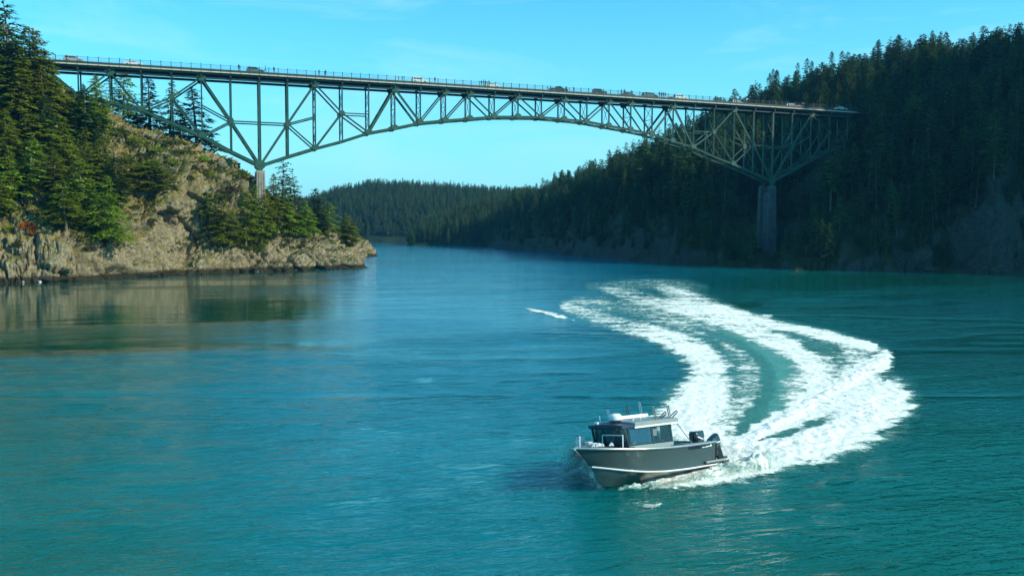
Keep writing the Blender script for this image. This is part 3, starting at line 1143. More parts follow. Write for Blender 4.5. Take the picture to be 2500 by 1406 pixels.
def proto(name, mat, H, **kw):
    v, f, tb = conifer_arrays(H=H, **kw)
    CROWN[name] = mesh_np('crown_' + name, v, f, M[mat])
    TRUNK[name] = tb.mesh('trunk_' + name, M['bark'], smooth=True)
    TH[name] = H


proto('broad', 'fir', 20, seed=11, R=6.0, base_frac=0.08, nbr=135, gap=0.22, wind=0.15, droop=0.30, k_spray=8)
proto('broad_b', 'fir', 20, seed=12, R=5.2, base_frac=0.16, nbr=110, gap=0.30, wind=0.25, droop=0.22, k_spray=8)
proto('wind', 'fir_dark', 20, seed=13, R=5.2, base_frac=0.14, nbr=78, gap=0.38, wind=0.35, droop=0.22, k_spray=7, top_flat=0.6)
proto('narrow', 'fir_hill', 20, seed=14, R=3.9, base_frac=0.08, nbr=120, gap=0.15, droop=0.28, k_spray=7, spray=1.15)
proto('narrow_b', 'fir_hill_b', 20, seed=15, R=4.3, base_frac=0.20, nbr=105, gap=0.2, droop=0.2, k_spray=8, spray=1.2)
proto('tall', 'fir_hill_b', 20, seed=16, R=4.6, base_frac=0.38, nbr=80, gap=0.2, droop=0.15, k_spray=9, top_flat=0.7, spray=1.25)
proto('yellow', 'fir_yellow', 20, seed=17, R=5.4, base_frac=0.08, nbr=115, gap=0.2, droop=0.25, k_spray=8)
proto('flat', 'fir', 12, seed=18, R=5.6, base_frac=0.12, nbr=62, gap=0.25, wind=0.3, droop=0.12, k_spray=10, top_flat=1.0, spray=1.1)


for nm, src, mat in (('hill_broad', 'broad', 'fir_hill'), ('hill_full', 'broad_b', 'fir_hill_b'), ('hill_ragged', 'wind', 'fir_hill'), ('hill_flat', 'flat', 'fir_hill_b')):
    me_ = CROWN[src].copy()
    me_.materials.clear()
    me_.materials.append(M[mat])
    CROWN[nm], TRUNK[nm], TH[nm] = me_, TRUNK[src], TH[src]


def shrub_arrays(seed, n=520, flat=0.75, leaf=0.34):
    rng = np.random.default_rng(seed)
    d = rng.normal(0, 1, (n, 3))
    d /= np.linalg.norm(d, axis=1, keepdims=True)
    d[:, 2] = np.abs(d[:, 2])
    r = rng.uniform(0.55, 1.0, n) * (1 + 0.35 * vnoise(d * 2.2, seed))
    p = d * r[:, None]
    p[:, 2] *= flat
    dr = d + rng.normal(0, .5, (n, 3))
    dr /= np.linalg.norm(dr, axis=1, keepdims=True)
    s = np.cross(dr, rng.normal(0, 1, (n, 3)))
    s /= np.linalg.norm(s, axis=1, keepdims=True)
    ln = rng.uniform(0.5, 1.0, n) * leaf
    return kites(p, dr, s, ln, ln * .6, np.zeros((n, 3)), rng)


for nm, mat, sd_ in (('green', 'shrub_green', 1), ('yellow', 'shrub_yellow', 2), ('orange', 'shrub_orange', 3), ('brown', 'shrub_brown', 4), ('dark', 'fir', 5)):
    v, f = shrub_arrays(sd_, leaf=0.34 if nm != 'brown' else 0.4)
    CROWN['shrub_' + nm] = mesh_np('foliage_' + nm, v, f, M[mat])
    tb = MB()
    for k in range(5):
        a = k * 1.3
        tb.tube([(0, 0, -0.25), (math.cos(a) * .3, math.sin(a) * .3, .3), (math.cos(a) * .55, math.sin(a) * .55, .5)], [.05, .035, .015], 4, caps=False)
    TRUNK['shrub_' + nm] = tb.mesh('stems_' + nm, M['bark'])


def place_tree(kind, pos, height, rotz, label, group=None, fat=1.0, tilt=(0, 0)):
    s = height / TH[kind]
    e = empty('fir_tree', pos, rotz)
    e.scale = (s * fat, s * fat, s)
    e.rotation_euler = (tilt[0], tilt[1], rotz)
    tag(e, label, 'tree', group)
    for nm, me in (('trunk', TRUNK[kind]), ('crown', CROWN[kind])):
        link(bpy.data.objects.new(nm, me), e)
    return e


def place_shrub(kind, pos, r, rotz, label, group=None, name='shrub', cat='shrub', hs=1.0):
    e = empty(name, pos, rotz)
    e.scale = (r, r, r * hs)
    tag(e, label, cat, group)
    for nm, me in (('stems', TRUNK['shrub_' + kind]), ('foliage', CROWN['shrub_' + kind])):
        link(bpy.data.objects.new(nm, me), e)
    return e


# named trees on the headland: (u base, v base, v top, kind, width factor, label)
NAMED = [
    (45, 262, 8, 'wind', 1.6, 'tallest fir on the headland, wind-thinned crown against the sky above the bridge deck'),
    (95, 262, 78, 'broad_b', 1.1, 'sloping fir reaching over the near end of the bridge railing'),
    (20, 250, 60, 'broad', 1.3, 'dense-crowned fir filling the top corner beside the tallest fir'),
    (90, 262, 70, 'broad', 1.35, 'bushy fir hiding the covered end of the bridge deck'),
    (62, 300, 95, 'broad_b', 1.25, 'fir below the bushy one that hides the deck end'),
    (126, 290, 128, 'broad_b', 1.1, 'fir whose boughs cross the first metres of visible railing'),
    (-20, 240, 30, 'broad_b', 1.4, 'dark fir behind the tallest fir at the picture edge'),
    (-60, 300, 20, 'broad', 1.0, 'big fir half out of view at the top corner of the headland'),
    (5, 300, 120, 'yellow', 1.0, 'yellow-green fir under the tallest fir of the headland'),
    (115, 330, 165, 'yellow', 0.9, 'yellow-green fir right below the end of the bridge deck'),
    (60, 350, 170, 'broad', 1.0, 'dense green fir in the middle of the upper headland grove'),
    (118, 372, 235, 'narrow_b', 1.0, 'thin fir with a pale trunk standing before a bare brown patch'),
    (215, 372, 222, 'narrow_b', 1.25, 'open fir in front of the first bridge panels, pale trunk showing'),
    (240, 330, 190, 'broad_b', 0.9, 'fir whose top touches the bridge deck near its tree-covered end'),
    (20, 430, 270, 'broad', 1.0, 'bright green fir low at the edge of the view on the headland'),
    (75, 470, 330, 'broad_b', 1.0, 'fir beside the leafless grey-brown thicket'),
    (165, 420, 300, 'broad', 0.9, 'bushy fir in the centre of the headland slope'),
    (130, 480, 385, 'yellow', 1.1, 'low yellow-green fir above the pale rock bluff'),
    (-30, 520, 380, 'broad', 1.0, 'fir at the very edge above the lichen-covered rocks'),
    (205, 560, 395, 'broad', 1.05, 'large dark fir overhanging the shaded hollow in the rock'),
    (160, 560, 440, 'broad_b', 1.0, 'dark fir deep in the shade left of the hollow'),
    (255, 590, 430, 'broad', 0.95, 'fir standing lowest on the middle cliff, branches to the ground'),
    (285, 520, 385, 'narrow_b', 1.2, 'fir with a straight pale trunk at the edge of the grassy slope'),
    (250, 480, 340, 'broad', 1.0, 'wide fir half way up beside the dry grass'),
    (305, 470, 372, 'broad_b', 1.0, 'fir bordering the pale grass patch'),
    (385, 470, 392, 'flat', 1.0, 'low spreading dark fir below the dead snag'),
    (300, 345, 182, 'broad', 1.15, 'bulky fir standing behind the second bridge panel'),
    (262, 310, 180, 'wind', 0.9, 'fir seen through the first diagonal members of the bridge'),
    (368, 350, 198, 'narrow', 1.5, 'pointed fir behind the third bridge panel'),
    (412, 365, 203, 'broad_b', 0.95, 'dense fir behind the truss under its fourth vertical'),
    (440, 385, 262, 'broad', 0.9, 'fir crowding the sloping lower chord of the bridge'),
    (487, 395, 222, 'narrow', 1.7, 'sharp-topped fir rising alone beside the fifth vertical'),
    (345, 372, 290, 'broad', 0.9, 'low fir in shadow under the lower chord'),
    (505, 535, 462, 'broad_b', 1.0, 'round-headed fir crowning the edge of the dark gully'),
    (548, 595, 490, 'broad', 1.0, 'flat-tiered fir leaning over the dark gully'),
    (602, 602, 468, 'broad_b', 0.95, 'full green fir right of the gully'),
    (646, 592, 476, 'broad_b', 0.9, 'fir in front of the concrete bridge pier'),
    (626, 572, 452, 'broad', 0.8, 'fir covering the foot of the concrete pier'),
    (662, 575, 462, 'broad_b', 0.8, 'fir between the pier foot and the gaunt fir'),
    (672, 530, 425, 'broad', 0.75, 'fir close against the shaded side of the concrete pier'),
    (697, 545, 386, 'wind', 0.95, 'gaunt fir with bare limbs right of the concrete pier'),
    (735, 555, 425, 'wind', 1.0, 'dark fir third from the concrete pier down the point'),
    (705, 570, 470, 'broad', 1.0, 'rounded fir on the slope below the gaunt one'),
    (770, 562, 462, 'narrow', 1.3, 'dark narrow fir on the descending ridge of the point'),
    (748, 575, 490, 'broad', 0.95, 'dense fir at the top of the bare rock face'),
    (800, 580, 492, 'broad_b', 0.95, 'fir above the end of the bare rock face'),
    (790, 572, 478, 'wind', 0.9, 'dark ragged fir near the tip of the headland'),
    (832, 590, 520, 'broad', 1.0, 'bright fir last but one towards the tip of the headland'),
    (848, 598, 545, 'broad_b', 1.1, 'last small fir at the tip of the headland'),
    (640, 608, 545, 'broad', 1.0, 'small fir on top of the shore cliff below the pier'),
]
rt = random.Random(5)
for u, vb, vt, kind, fat, label in NAMED:
    behind = label.find('behind') >= 0 and vb < 400 or label.startswith(('fir seen through', 'dense fir behind', 'fir crowding', 'sharp-topped', 'low fir in shadow'))
    p = ground_at(GL, U_LEFT, u, vb)
    if behind:
        d0 = 262.0
        p = at(u, vb, d0)
    dpt = (p - CAM) @ FWD
    _, v0, _ = project(p)
    h = max(3.0, (v0 - vt) / F_PX * dpt)
    base = p - np.array([0, 0, 0.4])
    if behind:
        gz = p[2]
        h = (vb - vt) / F_PX * dpt + 3.0
        base = p - np.array([0, 0, 3.0])
    place_tree(kind, base, h + 0.4, rt.uniform(0, 6.28), label, 'firs on the rocky headland', fat * 1.25 * 20.0 / max(h, 8) * (0.55 + 0.45 * h / 20.0), (rt.uniform(-.03, .03), rt.uniform(-.03, .03)))

# fill the grove: smaller firs between the named ones
FILL = [(rt.uniform(-180, 300), rt.uniform(290, 590)) for _ in range(400)]


def in_bare(u, v):
    """bare rock and grass of the headland"""
    if u > 300 - (v - 300) * 0.05 and v < 460 and u > 262 + max(0, 330 - v):
        return True
    if v > 505 and u < 150:
        return True
    if 265 < u:
        return True
    if 85 < u < 125 and 275 < v < 300:
        return True
    return False


placed = []
for u, v in FILL:
    if in_bare(u, v) or len(placed) >= 74:
        continue
    if any((u - a) ** 2 + ((v - b) * 1.3) ** 2 < 24 ** 2 for a, b in placed):
        continue
    placed.append((u, v))
    p = ground_at(GL, U_LEFT, u, v)
    h = rt.uniform(5.5, 12.5)
    kind = rt.choice(['broad', 'broad', 'broad_b', 'yellow', 'flat', 'narrow_b', 'wind'])
    hw = {'yellow': 'yellow-green', 'wind': 'wind-thinned', 'narrow_b': 'slim'}.get(kind, 'bushy')
    where = 'on the upper headland slope' if v < 340 else ('half way down the headland grove' if v < 430 else ('in the lower headland grove' if v < 500 else 'just above the sea cliff'))
    where += ' at the picture edge' if u < 30 else (' below the tallest fir' if u < 100 else (' under the deck end' if u < 170 else (' before the first truss panel' if u < 235 else ' next to the grass slope')))
    hw = ('little ' if h < 9 else 'mid-sized ') + hw
    place_tree(kind, p - np.array([0, 0, .3]), h, rt.uniform(0, 6.28), '%s fir %s' % (hw, where), '%s firs %s' % (hw, where), 1.35)

SHRUBS = [
    (571, 598, 2.3, 'yellow', 'bright yellow-green bush at the foot of the firs above the shore cliff'),
    (600, 612, 1.3, 'green', 'green bush beside the bright yellow-green one'),
    (20, 562, 1.5, 'yellow', 'yellow-green bush on the cliff beside the orange one'),
    (68, 560, 1.7, 'orange', 'orange bush on the cliff ledge'),
    (82, 572, 1.1, 'orange', 'smaller orange clump below the orange bush'),
    (22, 520, 2.4, 'green', 'olive bush above the two coloured bushes'),
    (100, 425, 3.6, 'brown', 'leafless grey-brown thicket between the headland firs'),
    (62, 410, 3.2, 'brown', 'leafless thicket edging the bright green fir'),
    (120, 452, 3.0, 'brown', 'brown leafless shrub above the low yellow-green fir'),
    (370, 412, 2.6, 'dark', 'dark round bush in the dry grass beside the dead snag'),
    (345, 425, 1.6, 'dark', 'dark bush downhill of the round one'),
    (318, 400, 1.7, 'green', 'green bush at the top edge of the grass patch'),
    (300, 335, 2.6, 'green', 'yellow-green bush on the ridge beside the lower chord'),
    (335, 345, 1.8, 'dark', 'small dark bush on the ridge of the grass slope'),
    (455, 395, 1.4, 'dark', 'dark bush near the top of the grass slope'),
    (500, 390, 1.6, 'dark', 'dark bush under the bridge on the slope'),
    (486, 412, 1.1, 'green', 'low bush in the middle of the tan slope'),
    (440, 378, 1.2, 'green', 'grass-green bush under the lower chord'),
    (340, 468, 1.3, 'green', 'bush on the lip of the tan cliff'),
    (655, 575, 2.8, 'green', 'olive bush on the slope below the concrete pier'),
    (672, 540, 3.0, 'brown', 'brown shrubby patch below the concrete pier'),
    (690, 520, 2.4, 'green', 'bush beside the gaunt fir'),
    (565, 470, 2.3, 'brown', 'brown shrub on the knoll left of the pier'),
    (545, 490, 1.8, 'green', 'olive shrub on the knoll left of the pier'),
    (722, 565, 1.8, 'green', 'grassy bush at the top of the shore cliff'),
    (277, 560, 1.4, 'green', 'small bright bush on the tan cliff face'),
    (325, 588, 0.9, 'dark', 'tiny dark bush on the tan cliff face'),
    (150, 460, 2.2, 'yellow', 'vivid green bush in the hollow of the grove'),
    (195, 300, 2.0, 'brown', 'reddish-brown brush in the gap of the upper grove'),
    (68, 268, 2.0, 'green', 'light bush beneath the wind-thinned fir'),
    (520, 400, 1.5, 'green', 'scrub at the shadow edge under the bridge'),
    (385, 372, 1.4, 'dark', 'dark bush uphill of the dead snag'),
    (415, 352, 1.3, 'green', 'bush on the ridge right above the dead snag'),
    (425, 400, 1.5, 'dark', 'dark bush right of the dead snag'),
    (352, 385, 1.2, 'green', 'bush in the tan grass left of the dead snag'),
    (470, 440, 1.3, 'green', 'olive bush low on the tan slope over the dark gully'),
    (515, 430, 1.6, 'dark', 'dark bush on the tan slope above the gully firs'),
    (530, 415, 1.3, 'green', 'green bush below the shadow edge of the bridge'),
    (405, 488, 1.3, 'dark', 'dark bush under the low spreading fir'),
    (430, 462, 1.5, 'green', 'bush right of the low spreading fir'),
    (330, 510, 1.1, 'green', 'green tuft on the tan cliff below the grove'),
    (378, 540, 1.0, 'brown', 'brown tuft on the tall tan rock face'),
    (700, 592, 1.2, 'green', 'low bush on the bare rock of the point'),
    (740, 600, 1.0, 'brown', 'brown tuft on the bare rock of the point'),
    (45, 600, 1.2, 'green', 'olive tuft on the shore cliff below the orange bushes'),
    (215, 610, 1.3, 'brown', 'rusty brush on the shelf below the dark hollow'),
    (250, 600, 1.2, 'brown', 'rusty brush right end of the shelf below the dark hollow'),
    (590, 430, 1.8, 'dark', 'dark scrub just below the ridge beside the pier'),
]
for u, v, r, kind, label in SHRUBS:
    p = ground_at(GL, U_LEFT, u, v)
    place_shrub(kind, p - np.array([0, 0, 0.25]), r, rt.uniform(0, 6.28), label, 'shrubs on the rocky headland')

# low scrub and heather spread over the grassy parts: nobody could count it
pts, scl = [], []
rg = np.random.default_rng(4)
for _ in range(5200):
    u, k = rg.uniform(-100, 860), rg.integers(20, 230)
    i = int(np.clip(np.searchsorted(U_LEFT, u), 0, 799))
    p = GL[i, k]
    n = NL[i, k]
    if p[2] < 5 or n[2] < 0.35 or vnoise(p[None] * 0.1, 3)[0] < -0.15:
        continue
    pts.append(p)
    scl.append(rg.uniform(0.25, 0.8))
vs_, fs_ = [], []
sv, sf = shrub_arrays(9, n=46, flat=0.7, leaf=0.8)
for k, (p, s) in enumerate(zip(pts, scl)):
    a = rg.uniform(0, 6.28)
    Rm = np.array([[math.cos(a), -math.sin(a), 0], [math.sin(a), math.cos(a), 0], [0, 0, 1]])
    vs_.append((sv * s) @ Rm.T + p)
    fs_.append(sf + k * len(sv))
M['scrub'] = make_foliage_mat('low_scrub', (0.03, 0.045, 0.01), (0.17, 0.17, 0.04), 0.15)
o = bpy.data.objects.new('low_scrub', mesh_np('low_scrub', np.concatenate(vs_), np.concatenate(fs_), M['scrub']))
tag(link(o), 'low dry scrub and heather scattered over the headland slope', 'scrub', kind='stuff')

# dead snag in the dry grass
p = ground_at(GL, U_LEFT, 398, 432)
tb = MB()
tb.tube([(0, 0, -.5), (.05, 0, 2.5), (.1, .05, 5.2)], [.2, .15, .05], 7)
sn = tb.build('trunk', M['bark'], None, True)
e = empty('dead_tree', p)
tag(e, 'bare pale dead snag standing in the dry grass of the headland', 'tree')
sn.parent = e
for a, z, l in ((0.3, 3.9, 2.6), (3.3, 4.1, 2.4), (1.2, 4.6, 1.4), (4.4, 3.2, 1.2), (2.6, 4.9, .9)):
    lb = MB()
    lb.tube([(0.08, 0, z), (math.cos(a) * l * .5, math.sin(a) * l * .5, z + .15), (math.cos(a) * l, math.sin(a) * l, z + .5)], [.06, .04, .012], 5)
    lb.build('limb', M['bark'], e, True)


# boulders along the shore
def boulder(u, v, r, label, G=GL, uu=U_LEFT, sq=0.8, seed=0, mat='rock', dz=0.0):
    bm = []
    n1_, n2_ = 22, 14
    th = np.linspace(0, 2 * np.pi, n1_, endpoint=False)
    ph = np.linspace(0.02, np.pi - 0.02, n2_)
    T, Pp = np.meshgrid(th, ph, indexing='ij')
    d = np.stack([np.cos(T) * np.sin(Pp), np.sin(T) * np.sin(Pp), np.cos(Pp)], -1)
    f1, f2, rid = cells(d * 1.3 + seed * 3.7, seed)
    rr = 1 + (rid - .5) * 0.5 - 0.12 * np.exp(-(f2 - f1) / .1) + 0.12 * fbm(d * 3 + seed, 3, seed)
    P_ = d * rr[..., None] * r
    P_[..., 2] *= sq
    i, j = np.meshgrid(np.arange(n1_), np.arange(n2_ - 1), indexing='ij')
    a = (i * n2_ + j).ravel()
    b_ = (((i + 1) % n1_) * n2_ + j).ravel()
    fc = np.stack([a, a + 1, b_ + 1, b_], -1)
    o = bpy.data.objects.new('boulder', mesh_np('boulder', P_.reshape(-1, 3), fc, M[mat]))
    p = wp(u, v)
    o.location = tuple(p + np.array([0, 0, r * sq * 0.45 + dz]))
    tag(link(o), label, 'boulder', 'boulders along the shore')


boulder(412, 668, 2.1, 'rounded boulder in the dark cleft mouth at the waterline', seed=1)
boulder(382, 671, 1.6, 'squarish boulder just left of the dark cleft', seed=2)
boulder(364, 672, 1.5, 'low slab boulder beside the squarish one', seed=3, sq=.5)
boulder(452, 664, 3.4, 'largest boulder, fractured, right of the dark cleft', seed=4, sq=.95)
boulder(110, 688, 1.6, 'yellowish flat boulder under the dark rock hole', seed=5, sq=.5)
boulder(160, 686, 1.9, 'yellowish wedge boulder at the foot of the cliff', seed=6, sq=.6)
boulder(135, 687, 1.3, 'small tan boulder between the two yellowish ones', seed=7, sq=.6)
boulder(2262, 664, 2.0, 'sunlit boulder standing out of the water before the shaded far shore', seed=8, sq=.9, mat='hill_floor')  # darker hill ground colour stands in for shade on this boulder


# ------------------------------------------------------------------ the wooded hill across the channel
def lower_chord_z(x):
    i = x / 7.62
    return float(np.interp(i, CH_I, CH_Z))


CH_I = list(range(-7, 30))
_half = {11: 46.1, 10: 45.85, 9: 45.5, 8: 44.55, 7: 43.65, 6: 42.6, 5: 40.7, 4: 39.03, 3: 36.3, 2: 34.0, 1: 31.4, 0: 28.6, -1: 32.2, -2: 36.2, -3: 39.4, -4: 42.5, -5: 43.95, -6: 45.4, -7: 52.1}
CH_Z = [_half[i] if i <= 11 else _half[22 - i] for i in CH_I]

cand = []
rg = np.random.default_rng(21)
# sample the hill evenly by area
A = GR[:-1, :-1]
e1 = GR[1:, :-1] - A
e2 = GR[:-1, 1:] - A
area = np.linalg.norm(np.cross(e1, e2), axis=-1)
area_h = np.abs(np.cross(e1, e2)[..., 2])
wgt = (0.75 * area + 0.25 * area_h) * (A[..., 2] > 1.5)
pc = (wgt / wgt.sum()).ravel()
idx = rg.choice(len(pc), 26000, p=pc)
taken = np.zeros((0, 2))
cell_ = {}
for k in idx:
    i, j = divmod(int(k), A.shape[1])
    p = A[i, j] + e1[i, j] * rg.random() + e2[i, j] * rg.random()
    u, v, d = project(p)
    if u > 3600:
        continue
    # corridor of the bridge
    if -9 < p[1] < 14 and p[0] < 27.5 * 7.62:
        if p[0] > 20 * 7.62 and p[1] < 14 and p[2] < 14:
            continue
        if p[2] + 14 > lower_chord_z(p[0]):
            continue
    if -9 < p[1] < 14 and 27.5 * 7.62 <= p[0] < 275:
        continue
    # pier in sight
    if 1835 < u < 1905 and d < 315:
        continue
    # bare rock bluff at the water
    if 2352 < u < 2478 and v > 470 + abs(u - 2415) * 1.2 and d < 262:
        continue
    key = (int(p[0] // 4), int(p[1] // 4))
    sp = 3.1 if d < 420 else 3.7
    ok = True
    for a in (-1, 0, 1):
        for b in (-1, 0, 1):
            for q in cell_.get((key[0] + a, key[1] + b), ()):
                if (q[0] - p[0]) ** 2 + (q[1] - p[1]) ** 2 < sp ** 2:
                    ok = False
    if not ok:
        continue
    cell_.setdefault(key, []).append(p)
    h = 8 + 11 * rg.random() ** 1.4
    if p[2] < 16:
        h *= 0.62
    if d > 500:
        h *= 0.95
    # keep below the sight line to the deck where the bridge must show
    kind = rg.choice(['narrow', 'narrow_b', 'tall', 'hill_broad', 'hill_full', 'hill_ragged', 'hill_flat'], p=[.12, .16, .15, .19, .18, .09, .11])
    if kind == 'hill_flat':
        h = min(h, 10.5)
    if -9 < p[1] < 14 and p[0] < 27.5 * 7.62:
        h = min(h, 8)
    cand.append((p, h, kind, u, v, d))

# what shows largest: height over distance, and whether the crown clears what stands before it
cols = {}
score = []
for c in cand:
    p, h, kind, u, v, d = c
    score.append(h / d * (1.0 if 1150 < u < 2520 else 0.0))
order = np.argsort(-np.array(score))
single = set(order[:135].tolist())
single_ridge = [k for k in order[215:] if cand[k][5] > 360 and cand[k][3] < 2520 and cand[k][0][2] > 0.93 * GR[int(np.clip(np.searchsorted(U_RIGHT, cand[k][3]), 0, 519)), :, 2].max() * 0.98][:38]
single |= set(single_ridge)


def hill_label(p, h, kind, u, v, d):
    look = {'narrow': 'narrow dark', 'narrow_b': 'slim green', 'tall': 'bare-trunked', 'hill_broad': 'broad green', 'hill_full': 'full-crowned', 'hill_ragged': 'ragged dark', 'hill_flat': 'flat-topped'}[kind]
    size = 'tall' if h > 14.3 else ('medium' if h > 11.6 else 'short')
    for lim, w in ((1300, 'at the low tip of the wooded hill'), (1400, 'past the low tip of the wooded hill'), (1500, 'on the hill under the off-road car'), (1600, 'on the hill under the dark minivan'),
                   (1680, 'where the arch meets the wooded hill'), (1760, 'behind the truss left of the far pier'), (1835, 'just left of the far pier'), (1915, 'right behind the far pier'),
                   (1990, 'just right of the far pier'), (2080, 'around the last truss panel'), (2160, 'beside the wooded bridge end'), (2240, 'a little right of the bridge end'),
                   (2330, 'between the bridge end and the rock bluff'), (2400, 'on the left flank of the rock bluff'), (2470, 'over the rock bluff'), (1e9, 'at the right border past the bluff')):
        if u < lim:
            break
    if p[2] < 12:
        f = 'near the water'
    elif p[2] < 28:
        f = 'low down'
    elif p[2] < 48:
        f = 'half way up'
    elif p[2] < 62:
        f = 'high up'
    else:
        f = 'on the crest'
    return '%s %s fir %s %s' % (size, look, f, w), 'firs %s %s' % (f, w)


for u, d_, vt, kind, label in [(2088, 313, 262, 'hill_broad', 'fir standing in front of the wooded end of the bridge deck, nearest the truss'),
                                (2112, 314, 236, 'narrow_b', 'taller fir before the wooded end of the bridge deck'),
                                (2136, 315, 244, 'hill_full', 'full fir before the wooded end of the bridge deck'),
                                (2160, 316, 232, 'tall', 'bare-trunked fir before the wooded end of the bridge deck'),
                                (2184, 316, 228, 'hill_broad', 'broad fir just beyond the wooded end of the bridge deck')]:
    i_ = int(np.clip(np.searchsorted(U_RIGHT, u), 0, 519))
    dd_ = project(GR[i_])[2]
    p = GR[i_, int(np.argmin(np.abs(dd_ - d_)))]
    _, v0, dq = project(p)
    place_tree(kind, p - np.array([0, 0, .5]), (v0 - vt) / F_PX * dq + .5, rg.uniform(0, 6.28), label, 'firs at the wooded bridge end', 1.5)
for k in sorted(single):
    p, h, kind, u, v, d = cand[k]
    lab, grp = hill_label(*cand[k])
    place_tree(kind, p - np.array([0, 0, .5]), h, rg.uniform(0, 6.28), lab, grp, rg.uniform(1.1, 1.4) * (1.15 if h < 12 else 1))


def forest(name, label, pts, mat_kinds):
    """a wood too dense to count: one object that scatters tree shapes over its points"""
    n = len(pts)
    me = bpy.data.meshes.new(name)
    me.vertices.add(n)
    me.vertices.foreach_set('co', np.array([q[0] for q in pts], np.float32).ravel())
    for nm, vals in (('hgt', [q[1] for q in pts]), ('rot', [q[3] for q in pts]), ('knd', [q[2] for q in pts])):
        a = me.attributes.new(nm, 'FLOAT', 'POINT')
        a.data.foreach_set('value', np.array(vals, np.float32))
    ob = link(bpy.data.objects.new(name, me))
    tag(ob, label, 'forest', kind='stuff')
    ng = bpy.data.node_groups.new(name, 'GeometryNodeTree')
    ng.interface.new_socket('Geometry', in_out='INPUT', socket_type='NodeSocketGeometry')
    ng.interface.new_socket('Geometry', in_out='OUTPUT', socket_type='NodeSocketGeometry')
    N, Lk = ng.nodes, ng.links
    gi, go = N.new('NodeGroupInput'), N.new('NodeGroupOutput')
    join = N.new('GeometryNodeJoinGeometry')

    def named(nm):
        q = N.new('GeometryNodeInputNamedAttribute')
        q.data_type = 'FLOAT'
        q.inputs['Name'].default_value = nm
        return q.outputs['Attribute']
    hg, rt_, kd = named('hgt'), named('rot'), named('knd')
    cx = N.new('ShaderNodeCombineXYZ')
    Lk.new(rt_, cx.inputs['Z'])
    for k, (kind, src) in enumerate(mat_kinds):
        cmp_ = N.new('FunctionNodeCompare')
        cmp_.data_type = 'FLOAT'
        cmp_.operation = 'EQUAL'
        cmp_.inputs['Epsilon'].default_value = 0.1
        Lk.new(kd, cmp_.inputs[0])
        cmp_.inputs[1].default_value = float(k)
        sc_ = N.new('ShaderNodeMath')
        sc_.operation = 'MULTIPLY'
        sc_.inputs[1].default_value = 1.0 / TH[kind]
        Lk.new(hg, sc_.inputs[0])
        for part in src:
            oi = N.new('GeometryNodeObjectInfo')
            oi.inputs['Object'].default_value = part
            oi.inputs['As Instance'].default_value = True
            ip = N.new('GeometryNodeInstanceOnPoints')
            Lk.new(gi.outputs[0], ip.inputs['Points'])
            Lk.new(cmp_.outputs[0], ip.inputs['Selection'])
            Lk.new(oi.outputs['Geometry'], ip.inputs['Instance'])
            Lk.new(cx.outputs[0], ip.inputs['Rotation'])
            Lk.new(sc_.outputs[0], ip.inputs['Scale'])
            Lk.new(ip.outputs[0], join.inputs[0])
    Lk.new(join.outputs[0], go.inputs[0])
    md = ob.modifiers.new('scatter', 'NODES')
    md.node_group = ng
    return ob


# crowns and trunks of standing trees serve as the shapes
def parts_of(kind):
    for o_ in scene.objects:
        if o_.type == 'MESH' and o_.data == CROWN[kind]:
            par = o_.parent
            return [c for c in par.children]
    return []


bpy.context.view_layer.update()
KN = ['narrow', 'narrow_b', 'tall', 'hill_broad', 'hill_full', 'hill_ragged', 'hill_flat']
PK = [(k, parts_of(k)) for k in KN]
rest = [(cand[k][0] - np.array([0, 0, .5]), cand[k][1] * 1.05, KN.index(cand[k][2]), rg.uniform(0, 6.28)) for k in range(len(cand)) if k not in single]
forest('hillside_forest', 'dense dark fir forest covering the rest of the hill at the far bridge end', rest, PK)


PF = [(k, parts_of(k)) for k in ('hill_full', 'narrow_b', 'hill_full', 'hill_full', 'hill_full', 'hill_full')]


def scatter_grid(G, n, spacing, hlo, hhi, zmin, seed, umin=-1e9, umax=1e9):
    r_ = np.random.default_rng(seed)
    A_ = G[:-1, :-1]
    a1, a2 = G[1:, :-1] - A_, G[:-1, 1:] - A_
    w = np.linalg.norm(np.cross(a1, a2), axis=-1) * (A_[..., 2] > zmin)
    ix = r_.choice(w.size, n, p=(w / w.sum()).ravel())
    cells_, out = {}, []
    for k in ix:
        i, j = divmod(int(k), A_.shape[1])
        p = A_[i, j] + a1[i, j] * r_.random() + a2[i, j] * r_.random()
        u, v, d = project(p)
        if not umin < u < umax:
            continue
        key = (int(p[0] // spacing), int(p[1] // spacing))
        if len(cells_.get(key, ())) >= 1:
            continue
        cells_.setdefault(key, []).append(p)
        h = r_.uniform(hlo, hhi)
        out.append((p - np.array([0, 0, .5]), h, int(r_.choice([0, 0, 1, 1, 2, 4])), r_.uniform(0, 6.28)))
    return out


forest('spur_forest', 'fir forest on the low spur in the middle distance beyond the channel', scatter_grid(GS, 9000, 4.0, 8, 14, 0.3, 61, 960, 1330), PF)
forest('distant_forest', 'bluish fir forest covering the hazy hill at the end of the channel', scatter_grid(GF, 30000, 4.6, 7, 14, 0.3, 62, 640, 1420), PF)
print('hill trees', len(cand), 'single', len(single))


# ------------------------------------------------------------------ bridge
PN = 7.62
TW = 5.33            # distance between the two trusses
SLOPE = -0.004976


def camber(x):
    i = x / PN
    return SLOPE * (x - 11 * PN) - 0.108 * ((i - 11) / 11) ** 2


def deck_z(x):
    return 53.575 + camber(x)


def top_z(i):
    return deck_z(i * PN) - 1.45


def bot_z(i):
    return float(np.interp(i, CH_I, CH_Z)) + SLOPE * (i * PN - 11 * PN)


MIDZ = 40.56


def mid_z(i):
    return MIDZ + SLOPE * (i * PN - 11 * PN)


